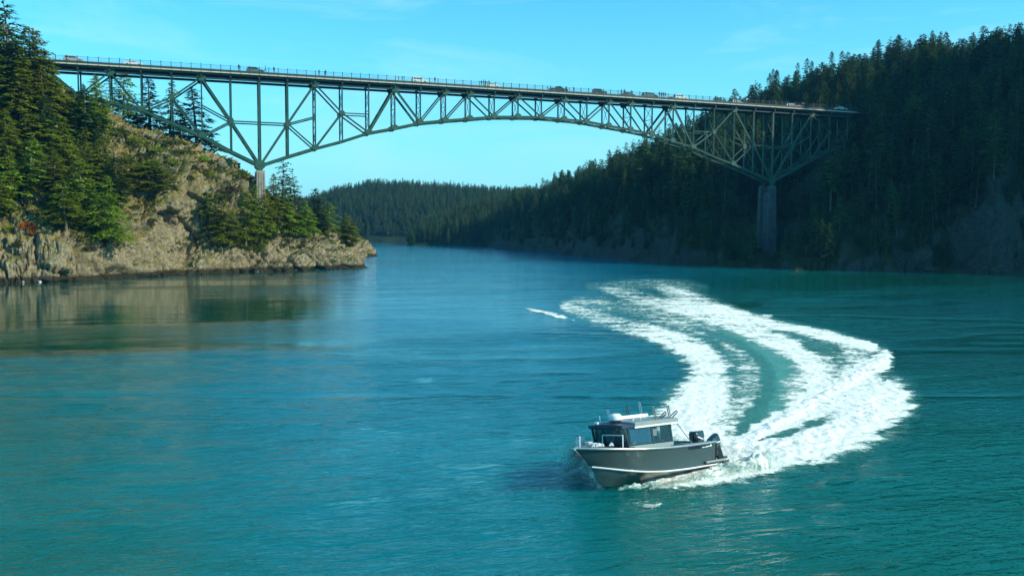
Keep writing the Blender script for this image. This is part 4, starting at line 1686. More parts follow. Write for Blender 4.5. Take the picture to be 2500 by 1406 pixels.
bridge = empty('truss_bridge', (11 * PN, TW / 2, deck_z(11 * PN)))
tag(bridge, 'green steel cantilever deck truss bridge spanning the channel between the two wooded shores', 'bridge')
BR = bridge.location.copy()


def bpart(mb, name, mat, smooth=False):
    o = mb.build(name, M[mat] if isinstance(mat, str) else mat, bridge, smooth)
    o.location = tuple(-c for c in BR)
    return o


def member(name, p0, p1, w, h, mat='steel', up=(0, 1, 0), laced=False):
    """one truss member: two flanges and a web, or a laced pair"""
    mb = MB()
    p0, p1 = Vector(p0), Vector(p1)
    d = (p1 - p0)
    L = d.length
    d.normalize()
    upv = Vector(up)
    s = d.cross(upv).normalized()
    if laced:
        off = s * (w / 2)
        mb.beam(p0 - off, p1 - off, 0.10, h, up)
        mb.beam(p0 + off, p1 + off, 0.10, h, up)
        n = max(2, int(L / (w * 1.7)))
        for k in range(n):
            a, b = p0 + d * (L * k / n), p0 + d * (L * (k + 1) / n)
            sg = 1 if k % 2 else -1
            mb.beam(a + off * sg, b - off * sg, 0.07, 0.06, up)
        for t in (0.03, 0.97):
            q = p0 + d * (L * t)
            mb.beam(q - off, q + off, 0.5, 0.05, up)
    else:
        a = s * (w / 2 - 0.03)
        mb.beam(p0 - a, p1 - a, 0.06, h, up)
        mb.beam(p0 + a, p1 + a, 0.06, h, up)
        mb.beam(p0, p1, w - 0.12, h * 0.55, up)
    return bpart(mb, name, mat)


def plate(name, c, ws, hs, thick=0.62, shape=None, mat='steel'):
    """gusset plate: eight sided plate pair lying in the truss plane"""
    x, y, z = c
    mb = MB()
    pr = shape or [(-1, -.45), (-.5, -1), (.5, -1), (1, -.45), (1, .45), (.5, 1), (-.5, 1), (-1, .45)]
    for sg in (-1, 1):
        y0 = y + sg * thick / 2
        n = len(pr)
        mb.add([(x + a * ws, y0 - .02, z + b * hs) for a, b in pr] + [(x + a * ws, y0 + .02, z + b * hs) for a, b in pr],
               [tuple(range(n)), tuple(range(2 * n - 1, n - 1, -1))] + [(k, n + k, n + (k + 1) % n, (k + 1) % n) for k in range(n)])
    return bpart(mb, name, mat)


BD = [(-6, 'b', -5, 't'), (-5, 't', -4, 'b'), (2, 't', 3, 'm'), (3, 'm', 4, 'b'), (2, 'b', 3, 'm'),
      (4, 'b', 5, 't'), (5, 't', 6, 'b'), (6, 'b', 7, 't'), (7, 'b', 8, 't'), (8, 't', 9, 'b'), (9, 'b', 10, 't'), (10, 't', 11, 'b')]
MID3 = {}


def nodez(i, k):
    if k == 't':
        return top_z(i)
    if k == 'b':
        return bot_z(i)
    return mid_z(i)


def joint3(i):
    """joint in the middle of a subdivided panel"""
    if i in (3, 19):
        return 44.3 + SLOPE * (i * PN - 11 * PN)
    if i in (-3, 25):
        return 46.2 + SLOPE * (i * PN - 11 * PN)
    return mid_z(i)


heavy, light = 0.62, 0.40
DIAG = []
for (a, ka, b, kb) in [
    (-6, 'b', -5, 't'), (-5, 't', -4, 'b'), (-4, 'b', -3, 'j'), (-3, 'j', -2, 't'), (-3, 'j', -2, 'b'),
    (-2, 't', -1, 'j'), (-1, 'j', 0, 'b'), (-1, 'j', -2, 'b'),
    (0, 'b', 1, 'j'), (1, 'j', 2, 't'), (1, 'j', 2, 'b'),
    (2, 't', 3, 'j'), (3, 'j', 4, 'b'), (3, 'j', 2, 'b'),
        (4, 'b', 5, 't'), (5, 't', 6, 'b'), (6, 'b', 7, 't'), (7, 'b', 8, 't'), (8, 't', 9, 'b'), (9, 'b', 10, 't'), (10, 't', 11, 'b')]:
    DIAG.append((a, ka, b, kb))
    DIAG.append((22 - a, ka, 22 - b, kb))


def nz(i, k):
    return {'t': top_z, 'b': bot_z, 'j': joint3}[k](i)


for side, Y in ((0, 0.0), (1, TW)):
    for i in range(-7, 29):
        # chords
        if i >= -7 and i < 29:
            w = 0.75 if -3 <= i <= 1 or 20 <= i <= 24 else 0.6
            if i == -7:
                pass
            member('lower_chord', (i * PN, Y, bot_z(i) if i > -7 else top_z(-7)), ((i + 1) * PN, Y, bot_z(i + 1) if i + 1 < 29 else top_z(29)), w, 0.55)
            member('top_chord', (i * PN, Y, top_z(i)), ((i + 1) * PN, Y, top_z(i + 1)), 0.62, 0.5, 'steel_dark')
    for i in range(-6, 29):
        if i == 28 + 1:
            continue
        b0 = bot_z(i)
        w = 0.66 if i in (0, 22) else (0.5 if i in (1, -1, 21, 23) else 0.36)
        laced = i in (1, 2, 3, 4, 5) and False
        member('vertical', (i * PN, Y, b0), (i * PN, Y, top_z(i)), w, 0.42)
        big = i in (0, 22)
        if i % 2 == 0 or i in (5, 7, 9, 11, 13, 15, 17):
            plate('gusset_plate', (i * PN, Y, b0 + 0.25), 1.35 if big else 0.95, 1.25 if big else 0.75)
    for (a, ka, b, kb) in DIAG:
        hv = {ka, kb} == {'t', 'j'} or (ka, kb) in (('j', 'b'), ('b', 'j')) and (b in (0, 22) or a in (0, 22))
        w = 0.6 if hv or (a, b) in ((4, 5), (18, 17), (5, 6), (17, 16)) else 0.36
        if (a, ka) in ((-3, 'j'), (25, 'j'), (3, 'j'), (19, 'j')) or (b, kb) in ((3, 'j'), (19, 'j')):
            w = 0.40
        member('diagonal', (a * PN, Y, nz(a, ka)), (b * PN, Y, nz(b, kb)), w, 0.4)
    for i in (-5, -2, 2, 5, 7, 8, 10, 12, 14, 15, 17, 20, 24, 27):
        plate('gusset_plate', (i * PN, Y, top_z(i) - .1), 1.2, 0.85, 0.7, [(-1, .9), (-1, .1), (-.55, -1), (.55, -1), (1, .1), (1, .9)])
    for i in (-1, 1, 21, 23, 3, 19, -3, 25):
        plate('gusset_plate', (i * PN, Y, joint3(i)), 0.7, 0.95 if i in (-1, 1, 21, 23) else 0.7)
    # level struts at the middle joints
    for (a, b) in ((-1, 0), (0, 1), (21, 22), (22, 23)):
        member('level_strut', (a * PN, Y, mid_z(a)), (b * PN, Y, mid_z(b)), 0.34, 0.3)
    for (a, b, zb) in ((-1, -2, 44.54), (23, 24, 44.54), (1, 2, 42.9), (21, 20, 42.9)):
        member('level_strut', (a * PN, Y, mid_z(a)), (b * PN, Y, zb + SLOPE * (b - 11) * PN), 0.34, 0.3)
    for (a, b) in ((3, 4), (19, 18)):
        member('level_strut', (a * PN, Y, joint3(a)), (b * PN, Y, joint3(a)), 0.3, 0.26)
    for i in (0, 22):
        mb = MB()
        mb.box(i * PN - .55, i * PN + .55, Y - .5, Y + .5, bot_z(i) - 1.35, bot_z(i) - .85)
        mb.hexa([(i * PN - .45, Y - .4, bot_z(i) - .85), (i * PN + .45, Y - .4, bot_z(i) - .85), (i * PN + .45, Y + .4, bot_z(i) - .85), (i * PN - .45, Y + .4, bot_z(i) - .85),
                 (i * PN - .2, Y - .3, bot_z(i) - .2), (i * PN + .2, Y - .3, bot_z(i) - .2), (i * PN + .2, Y + .3, bot_z(i) - .2), (i * PN - .2, Y + .3, bot_z(i) - .2)])
        bpart(mb, 'bearing_shoe', 'steel')

# cross frames between the trusses, lower lateral lattice
for i in range(-5, 28):
    zt, zb = top_z(i) - .3, bot_z(i) + .2
    hgt = zt - zb
    mb = MB()
    x = i * PN
    n = 1 if hgt < 7.5 else (2 if hgt < 16 else 3)
    for k in range(n):
        a, b = zb + hgt * k / n, zb + hgt * (k + 1) / n
        if i not in (7, 15) or True:
            mb.beam((x, .2, a), (x, TW - .2, b), 0.12, 0.10, (1, 0, 0))
            mb.beam((x, TW - .2, a), (x, .2, b), 0.12, 0.10, (1, 0, 0))
        mb.beam((x, .2, a), (x, TW - .2, a), 0.16, 0.16, (0, 0, 1))
    bpart(mb, 'sway_frame', 'steel')
for i in range(-6, 28):
    mb = MB()
    a, b = (i * PN, bot_z(i)), ((i + 1) * PN, bot_z(i + 1))
    for s0, s1 in ((.2, TW - .2), (TW - .2, .2)):
        p0, p1 = Vector((a[0], s0, a[1])), Vector((b[0], s1, b[1]))
        mb.beam(p0 + Vector((0, 0, .18)), p1 + Vector((0, 0, .18)), 0.08, 0.08)
        mb.beam(p0 - Vector((0, 0, .18)), p1 - Vector((0, 0, .18)), 0.08, 0.08)
        m_ = 10
        for k in range(m_):
            q0, q1 = p0.lerp(p1, k / m_), p0.lerp(p1, (k + 1) / m_)
            sg = .18 if k % 2 else -.18
            mb.beam(q0 + Vector((0, 0, sg)), q1 - Vector((0, 0, sg)), 0.05, 0.05)
    bpart(mb, 'lower_bracing', 'steel')

# deck: floor beams, stringers, slab, kerbs, walkways
X0, X1 = -13 * PN, 29 * PN
YN, YF = -1.2, TW + 1.2
for i in range(-7, 30):
    mb = MB()
    mb.beam((i * PN, YN + .15, deck_z(i * PN) - 1.0), (i * PN, YF - .15, deck_z(i * PN) - 1.0), 0.35, 0.5)
    bpart(mb, 'floor_beam', 'steel_dark')
segs = [i * PN for i in range(-13, 30)]
for k in range(len(segs) - 1):
    xa, xb = segs[k], segs[k + 1]
    za, zb = deck_z(xa), deck_z(xb)
    g = 0.012

    def slab(name, mat, y0, y1, lo, hi):
        mb = MB()
        mb.hexa([(xa + g, y0, za + lo), (xb - g, y0, zb + lo), (xb - g, y1, zb + lo), (xa + g, y1, za + lo),
                 (xa + g, y0, za + hi), (xb - g, y0, zb + hi), (xb - g, y1, zb + hi), (xa + g, y1, za + hi)])
        return bpart(mb, name, mat)
    slab('road_slab', 'asphalt', YN + .25, YF - .25, -.16, .55)
    for y in (YN + .35, TW / 2, YF - .6):
        slab('stringer', 'steel_dark', y, y + .25, -.72, -.163)
    for y0, y1 in ((YN - .02, YN + .8), (YF - .8, YF + .02)):
        slab('walkway', 'asphalt', y0, y1, .58, .80)
    # pale ledge strip outside, with a joint at every railing post
    for q in range(3):
        x0_, x1_ = xa + PN / 3 * q + .06, xa + PN / 3 * (q + 1) - .06
        for y0, y1 in ((YN - .22, YN + .2), (YF - .2, YF + .22)):
            mb = MB()
            mb.hexa([(x0_, y0, deck_z(x0_) - .15), (x1_, y0, deck_z(x1_) - .15), (x1_, y1, deck_z(x1_) - .15), (x0_, y1, deck_z(x0_) - .15),
                     (x0_, y0, deck_z(x0_) + .15), (x1_, y0, deck_z(x1_) + .15), (x1_, y1, deck_z(x1_) + .15), (x0_, y1, deck_z(x0_) + .15)])
            bpart(mb, 'kerb_block', 'kerb')
    for y in (YN - .06, YF + .01):
        mb = MB()
        mb.hexa([(xa, y, za + .16), (xb, y, zb + .16), (xb, y + .05, zb + .16), (xa, y + .05, za + .16), (xa, y, za + .78), (xb, y, zb + .78), (xb, y + .05, zb + .78), (xa, y + .05, za + .78)])
        bpart(mb, 'fascia', 'steel_dark')
    for y in (YN + .02, YF - .02):
        for hh, tt in ((1.88, .07), (1.52, .035), (1.20, .035), (.95, .035)):
            mb = MB()
            mb.beam((xa, y, za + hh), (xb, y, zb + hh), tt, tt)
            bpart(mb, 'rail', 'steel_dark')
    mb = MB()
    for y in (YN + .02, YF - .02):
        for q in range(24):
            x_ = xa + (q + .5) * PN / 24
            mb.beam((x_, y, deck_z(x_) + .95), (x_, y, deck_z(x_) + 1.86), .016, .016)
    tag(bpart(mb, 'railing_pickets', 'steel'), kind='stuff')
post = MB()
post.box(-.07, .07, -.07, .07, 0, 1.25)
post.box(-.11, .11, -.11, .11, 1.25, 1.40)
post.box(-.10, .10, -.10, .10, 0, .10)
pm = post.mesh('railing_post', M['steel_dark'])
for k in range(int((X1 - X0) / (PN / 3)) + 1):
    x = X0 + k * PN / 3
    for y in (YN + .02, YF - .02):
        o = bpy.data.objects.new('railing_post', pm)
        o.location = (x - BR.x, y - BR.y, deck_z(x) + .72 - BR.z)
        link(o, bridge)
# approach bents at the right hand end
for i in (29, 30, 31):
    x = i * PN
    for y in (0.0, TW):
        mb = MB()
        mb.beam((x, y, 34), (x, y, deck_z(x) - .9), .5, .5, (0, 1, 0))
        bpart(mb, 'bent_column', 'concrete')
for i in (-8, -9):
    for y in (0.0, TW):
        mb = MB()
        mb.beam((i * PN, y, 38), (i * PN, y, deck_z(i * PN) - .9), .5, .5, (0, 1, 0))
        bpart(mb, 'bent_column', 'concrete')


# concrete piers (fluted, tapering legs joined by a wall)
def pier(i, zfoot, label, cm='concrete'):
    x = i * PN
    top = bot_z(i) - 1.36
    e = empty('bridge_pier', (x, TW / 2, zfoot))
    tag(e, label, 'bridge pier', 'concrete piers of the bridge')
    for Y in (0.0, TW):
        mb = MB()
        wt, wb = 1.15, 1.15 + (top - zfoot) * 0.028
        mb.hexa([(-wb, Y - TW / 2 - 1.0, 0), (wb, Y - TW / 2 - 1.0, 0), (wb, Y - TW / 2 + 1.0, 0), (-wb, Y - TW / 2 + 1.0, 0),
                 (-wt, Y - TW / 2 - .8, top - zfoot), (wt, Y - TW / 2 - .8, top - zfoot), (wt, Y - TW / 2 + .8, top - zfoot), (-wt, Y - TW / 2 + .8, top - zfoot)])
        for fx in (-.78, -.26, .26, .78):
            mb.hexa([(fx * wb - .16, Y - TW / 2 - 1.14, 0), (fx * wb + .16, Y - TW / 2 - 1.14, 0), (fx * wb + .16, Y - TW / 2 + 1.14, 0), (fx * wb - .16, Y - TW / 2 + 1.14, 0),
                     (fx * wt - .13, Y - TW / 2 - .93, top - zfoot - .6), (fx * wt + .13, Y - TW / 2 - .93, top - zfoot - .6), (fx * wt + .13, Y - TW / 2 + .93, top - zfoot - .6), (fx * wt - .13, Y - TW / 2 + .93, top - zfoot - .6)])
        mb.build('leg', M[cm], e)
    mb = MB()
    mb.box(-.7, .7, -TW / 2 + 1.02, TW / 2 - 1.02, -.5, (top - zfoot) - 2.2)
    mb.build('web_wall', M[cm], e)
    if zfoot < 6:
        mb = MB()
        mb.box(-3.0, 3.0, -TW / 2 - 2.6, TW / 2 + 2.6, -6, -1.6)
        mb.box(-2.4, 2.4, -TW / 2 - 1.9, TW / 2 + 1.9, -1.6, .0)
        mb.build('footing', M[cm], e)
    return e


pier(0, 13.0, 'sunlit tan concrete pier carrying the bridge on the rocky headland, foot hidden by firs')
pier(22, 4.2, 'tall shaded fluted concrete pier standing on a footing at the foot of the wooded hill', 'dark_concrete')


# ------------------------------------------------------------------ traffic on the bridge
def car_mats(name, col, rough=0.3):
    return simple(name, col, rough, 0.0, 0.06, 1.0, coat=0.6)


M['glass_dark'] = simple('tinted_car_glass', (0.012, 0.016, 0.02), 0.08, 0, 0.1, 1.0)
M['tyre'] = simple('tyre_rubber', (0.02, 0.02, 0.02), 0.85)
M['rim'] = simple('wheel_rim_metal', (0.45, 0.45, 0.45), 0.35, 0.8)
M['lamp_white'] = simple('headlight_lens', (0.8, 0.8, 0.78), 0.15)
M['lamp_red'] = simple('tail_light_lens', (0.4, 0.01, 0.01), 0.2)
M['plastic'] = simple('black_plastic', (0.02, 0.02, 0.022), 0.5)

KINDS_CAR = {
    # length, width, height, list of (x, z) for the side outline of the lower body, cabin outline
    'sedan': (4.7, 1.8, 1.45, [(-2.35, .35), (-2.35, .85), (-2.2, .98), (-1.5, 1.02), (1.1, .98), (2.1, .86), (2.35, .7), (2.35, .35)], [(-1.75, 1.0), (-1.1, 1.42), (.25, 1.44), (1.15, .97)]),
    'suv': (4.8, 1.9, 1.8, [(-2.4, .4), (-2.4, 1.05), (-2.3, 1.12), (1.15, 1.12), (2.2, 1.0), (2.4, .85), (2.4, .4)], [(-2.3, 1.1), (-2.05, 1.72), (.2, 1.78), (1.15, 1.1)]),
    'van': (5.1, 1.95, 1.85, [(-2.55, .35), (-2.55, 1.05), (-2.5, 1.12), (1.5, 1.12), (2.4, .92), (2.55, .75), (2.55, .35)], [(-2.5, 1.1), (-2.35, 1.76), (.45, 1.82), (1.6, 1.1)]),
    'pickup': (5.8, 2.0, 1.9, [(-2.9, .5), (-2.9, 1.2), (-.85, 1.2), (-.8, 1.2), (1.5, 1.2), (2.7, 1.1), (2.9, .9), (2.9, .5)], [(-.9, 1.18), (-.75, 1.82), (.5, 1.88), (1.35, 1.18)]),
    'jeep': (4.5, 1.85, 1.9, [(-2.15, .5), (-2.15, 1.15), (-2.1, 1.2), (.9, 1.2), (2.1, 1.15), (2.25, 1.0), (2.25, .5)], [(-2.1, 1.18), (-2.05, 1.86), (.35, 1.88), (.85, 1.18)]),
}


def make_car(kind, x, lane, col, label, heading=1):
    L, W, H, low, cab = KINDS_CAR[kind]
    y = 1.0 if lane == 0 else TW - 1.0
    road = deck_z(x) + .56
    name = {'sedan': 'sedan_car', 'suv': 'suv_car', 'van': 'minivan', 'pickup': 'pickup_truck', 'jeep': 'offroad_car'}[kind]
    e = empty(name, (x, y, road), math.atan(0) if heading > 0 else math.pi)
    tag(e, label, {'pickup': 'pickup truck', 'van': 'minivan'}.get(kind, 'car'), 'vehicles on the bridge')
    paint = M[col]
    mb = MB()
    w = W / 2
    mb.loft([[(px, yy, pz) for px, pz in low] for yy in (-w, w)])
    mb.build('body', paint, e, bevel=.05)
    mb = MB()
    mb.loft([[(px * 1.0, s * w * .96 if k in (0, len(cab) - 1) else s * w * .78, pz) for k, (px, pz) in enumerate(cab)] for s in (-1, 1)])
    mb.build('cabin', paint, e, bevel=.04)
    # side windows, windscreen
    for s in (-1, 1):
        mb = MB()
        zlo, zhi = cab[0][1] + .08, cab[1][1] - .08
        xa_, xb_ = cab[0][0] + .25, cab[-1][0] - .25
        xc_, xd_ = cab[1][0] + .1, cab[2][0] - .02
        yl, yh = s * (w * .955), s * (w * .80)
        n_pane = 3 if kind in ('suv', 'van') else 2
        for k in range(n_pane):
            t0, t1 = k / n_pane + .03, (k + 1) / n_pane - .03
            q = [(xa_ + (xb_ - xa_) * t0, yl, zlo), (xa_ + (xb_ - xa_) * t1, yl, zlo), (xc_ + (xd_ - xc_) * t1, yh, zhi), (xc_ + (xd_ - xc_) * t0, yh, zhi)]
            q2 = [(a, b + s * .03, c) for a, b, c in q]
            mb.hexa(q + q2)
        mb.build('side_window', M['glass_dark'], e)
    for nm, (pa, pb) in (('windscreen', (cab[-1], cab[-2])), ('rear_window', (cab[0], cab[1]))):
        mb = MB()
        dx = .03 if nm == 'windscreen' else -.03
        t = [(pa[0] * .9 + pb[0] * .1, pa[1] * .9 + pb[1] * .1), (pa[0] * .1 + pb[0] * .9, pa[1] * .1 + pb[1] * .9)]
        q = [(t[0][0], -w * .85, t[0][1]), (t[0][0], w * .85, t[0][1]), (t[1][0], w * .7, t[1][1]), (t[1][0], -w * .7, t[1][1])]
        mb.hexa(q + [(a + dx, b, c + .03) for a, b, c in q])
        mb.build(nm, M['glass_dark'], e)
    for sx in (-1, 1):
        for s in (-1, 1):
            r = .34 if kind == 'sedan' else .39
            cx_ = sx * L * .31
            mb = MB()
            mb.tube([(cx_, s * (w - .22), r), (cx_, s * (w + .01), r)], r, 16)
            wh = mb.build('wheel', M['tyre'], e, True)
            mb = MB()
            mb.tube([(cx_, s * (w + .0), r), (cx_, s * (w + .025), r)], r * .6, 10)
            mb.build('rim', M['rim'], wh)
    for s in (-1, 1):
        mb = MB()
        mb.box(L / 2 - .04, L / 2 + .02, s * w * .72 - .16, s * w * .72 + .16, .68, .84)
        mb.build('headlight', M['lamp_white'], e)
        mb = MB()
        mb.box(-L / 2 - .02, -L / 2 + .04, s * w * .78 - .12, s * w * .78 + .12, .8, 1.0)
        mb.build('tail_light', M['lamp_red'], e)
    return e


M['paint_white'] = car_mats('white_car_paint', (0.75, 0.75, 0.70))
M['paint_silver'] = car_mats('silver_car_paint', (0.35, 0.37, 0.38))
M['paint_grey'] = car_mats('grey_car_paint', (0.10, 0.14, 0.15))
M['paint_black'] = car_mats('black_car_paint', (0.025, 0.04, 0.045))
M['paint_blue'] = car_mats('blue_car_paint', (0.03, 0.08, 0.25))
M['paint_red'] = car_mats('red_car_paint', (0.45, 0.02, 0.02))


def deck_x(u, y):
    lo, hi = -100.0, 260.0
    for _ in range(40):
        m = (lo + hi) / 2
        if project(np.array([m, y, deck_z(m) + 1.3]))[0] < u:
            lo = m
        else:
            hi = m
    return lo


for u, kind, lane, col, hd, label in [
    (180, 'suv', 0, 'paint_silver', 1, 'silver car at the tree-covered end of the bridge behind fir branches'),
    (325, 'sedan', 0, 'paint_white', 1, 'white sedan nearest the headland end of the bridge'),
    (623, 'suv', 0, 'paint_grey', 1, 'dark grey car with rounded roof above the headland pier'),
    (1024, 'suv', 0, 'paint_white', 1, 'white car with dark windows alone on the middle of the bridge'),
    (1201, 'sedan', 0, 'paint_white', 1, 'white sedan beside the group of people at midspan'),
    (1363, 'pickup', 0, 'paint_black', 1, 'dark pickup truck past midspan'),
    (1463, 'jeep', 0, 'paint_black', 1, 'dark boxy off-road car behind the pickup truck'),
    (1532, 'sedan', 0, 'paint_grey', 1, 'dark low car next to the person with a raised arm'),
    (1586, 'van', 0, 'paint_grey', 1, 'dark minivan beside the row of four people'),
    (1640, 'sedan', 1, 'paint_grey', 1, 'grey car half hidden behind the white car'),
    (1661, 'suv', 0, 'paint_white', 1, 'white car right of the row of four people'),
    (1800, 'suv', 1, 'paint_silver', 1, 'silver car before the treetops of the far hill'),
    (1932, 'van', 1, 'paint_blue', 1, 'blue car in the shade near the far bridge end'),
    (1947, 'sedan', 1, 'paint_red', -1, 'red car in the shade near the far bridge end'),
    (2052, 'sedan', 0, 'paint_white', 1, 'white car leaving the far end of the bridge under the trees'),
]:
    y = 1.0 if lane == 0 else TW - 1.0
    make_car(kind, deck_x(u, y), lane, col, label, hd)


# ------------------------------------------------------------------ people
def skin_body(name, joints, edges, mats, paint):
    """one continuous body grown over a skeleton; joints: {name: (co, radius)}"""
    names = list(joints)
    me = bpy.data.meshes.new(name + '_skeleton')
    me.from_pydata([joints[n][0] for n in names], [(names.index(a), names.index(b)) for a, b in edges], [])
    ob = bpy.data.objects.new(name + '_skeleton', me)
    scene.collection.objects.link(ob)
    ob.modifiers.new('skin', 'SKIN')
    sv_ = me.skin_vertices[0].data if me.skin_vertices else None
    if sv_ is None:
        bpy.context.view_layer.objects.active = ob
        me.skin_vertices.new()
        sv_ = me.skin_vertices[0].data
    for k, n in enumerate(names):
        r = joints[n][1]
        sv_[k].radius = (r, r) if np.isscalar(r) else r
        sv_[k].use_root = (n == 'pelvis')
    ss = ob.modifiers.new('sub', 'SUBSURF')
    ss.levels = ss.render_levels = 1
    dg = bpy.context.evaluated_depsgraph_get()
    dg.update()
    res = bpy.data.meshes.new_from_object(ob.evaluated_get(dg))
    bpy.data.objects.remove(ob)
    res.name = name
    res.materials.clear()
    for m_ in mats:
        res.materials.append(m_)
    for p_ in res.polygons:
        p_.material_index = paint(p_.center)
        p_.use_smooth = True
    return res


def person_joints(pose='stand', arm=None):
    J = {
        'pelvis': ((0, 0, .95), .13), 'waist': ((0, 0, 1.1), .125), 'chest': ((0, 0, 1.32), .155), 'neck': ((0, 0, 1.49), .055),
        'head0': ((0.01, 0, 1.58), .075), 'head1': ((0.015, 0, 1.70), .085),
        'hipL': ((0, .1, .9), .10), 'kneeL': ((.02, .11, .5), .065), 'ankL': ((-.02, .11, .09), .045), 'toeL': ((.14, .12, .04), .035),
        'hipR': ((0, -.1, .9), .10), 'kneeR': ((.02, -.11, .5), .065), 'ankR': ((-.02, -.11, .09), .045), 'toeR': ((.14, -.12, .04), .035),
        'shL': ((0, .19, 1.41), .065), 'elL': ((-.02, .25, 1.14), .045), 'wrL': ((.06, .25, .90), .032), 'haL': ((.09, .25, .80), .035),
        'shR': ((0, -.19, 1.41), .065), 'elR': ((-.02, -.25, 1.14), .045), 'wrR': ((.06, -.25, .90), .032), 'haR': ((.09, -.25, .80), .035),
    }
    if pose == 'wave':
        J['elL'] = ((0.02, .36, 1.56), .045)
        J['wrL'] = ((0.04, .34, 1.82), .032)
        J['haL'] = ((0.05, .33, 1.92), .035)
    if pose == 'lean':
        for a in 'LR':
            s = 1 if a == 'L' else -1
            J['el' + a] = ((.20, s * .24, 1.2), .045)
            J['wr' + a] = ((.40, s * .15, 1.22), .032)
            J['ha' + a] = ((.48, s * .12, 1.22), .035)
    if pose == 'walk':
        J['kneeL'] = ((.16, .11, .52), .065)
        J['ankL'] = ((.26, .11, .12), .045)
        J['toeL'] = ((.41, .12, .1), .035)
        J['kneeR'] = ((-.06, -.11, .5), .065)
        J['ankR'] = ((-.26, -.11, .13), .045)
        J['toeR'] = ((-.13, -.12, .05), .035)
    E_ = [('pelvis', 'waist'), ('waist', 'chest'), ('chest', 'neck'), ('neck', 'head0'), ('head0', 'head1')]
    for a in 'LR':
        E_ += [('pelvis', 'hip' + a), ('hip' + a, 'knee' + a), ('knee' + a, 'ank' + a), ('ank' + a, 'toe' + a),
               ('chest', 'sh' + a), ('sh' + a, 'el' + a), ('el' + a, 'wr' + a), ('wr' + a, 'ha' + a)]
    return J, E_


M['skin'] = simple('skin', (0.42, 0.26, 0.19), 0.6)
M['hair'] = simple('dark_hair', (0.03, 0.02, 0.015), 0.7)
CLOTH = {}
for nm, c in (('navy', (.02, .03, .07)), ('black', (.015, .015, .018)), ('grey', (.16, .17, .18)), ('red', (.35, .03, .03)), ('white', (.7, .7, .68)), ('teal', (.03, .14, .16)), ('olive', (.08, .09, .04)), ('denim', (.05, .08, .16))):
    CLOTH[nm] = simple(nm + '_cloth', c, 0.85)
BODY_CACHE = {}


def body_mesh(pose, top, legs):
    key = (pose, top, legs)
    if key not in BODY_CACHE:
        J, E_ = person_joints(pose)

        def paint(c):
            if c.z > 1.50 and abs(c.y) < .14:
                return 0
            if c.z > 1.7:
                return 0
            if c.z < .07:
                return 3
            if c.z < .97 and abs(c.y) < .215:
                return 2
            if c.z < .88:
                return 0
            return 1
        BODY_CACHE[key] = skin_body('body', J, E_, [M['skin'], CLOTH[top], CLOTH[legs], CLOTH['black']], paint)
    return BODY_CACHE[key]


hair_mb = MB()
rings = []
for k, (z, r) in enumerate(((1.60, .085), (1.68, .108), (1.75, .104), (1.80, .07), (1.815, .01))):
    rings.append([(-.012 + math.cos(a) * r * 1.05, math.sin(a) * r, z - (0.04 if math.cos(a) < 0 else -.03 if k == 0 else 0)) for a in np.linspace(0, 2 * math.pi, 12, endpoint=False)])
hair_mb.loft(rings)
HAIR = hair_mb.mesh('hair', M['hair'], True)
face_mb = MB()
for s in (-1, 1):
    face_mb.box(.088, .104, s * .032 - .012, s * .032 + .012, 1.648, 1.662)
face_mb.box(.085, .098, -.022, .022, 1.588, 1.597)
FACE = face_mb.mesh('face_features', M['hair'])


def make_person(pos, rotz, pose, top, legs, label, group=None, scale=1.0):
    e = empty('person', pos, rotz)
    e.scale = (scale, scale, scale)
    tag(e, label, 'person', group)
    link(bpy.data.objects.new('body', body_mesh(pose, top, legs)), e)
    link(bpy.data.objects.new('hair', HAIR), e)
    link(bpy.data.objects.new('face', FACE), e)
    return e


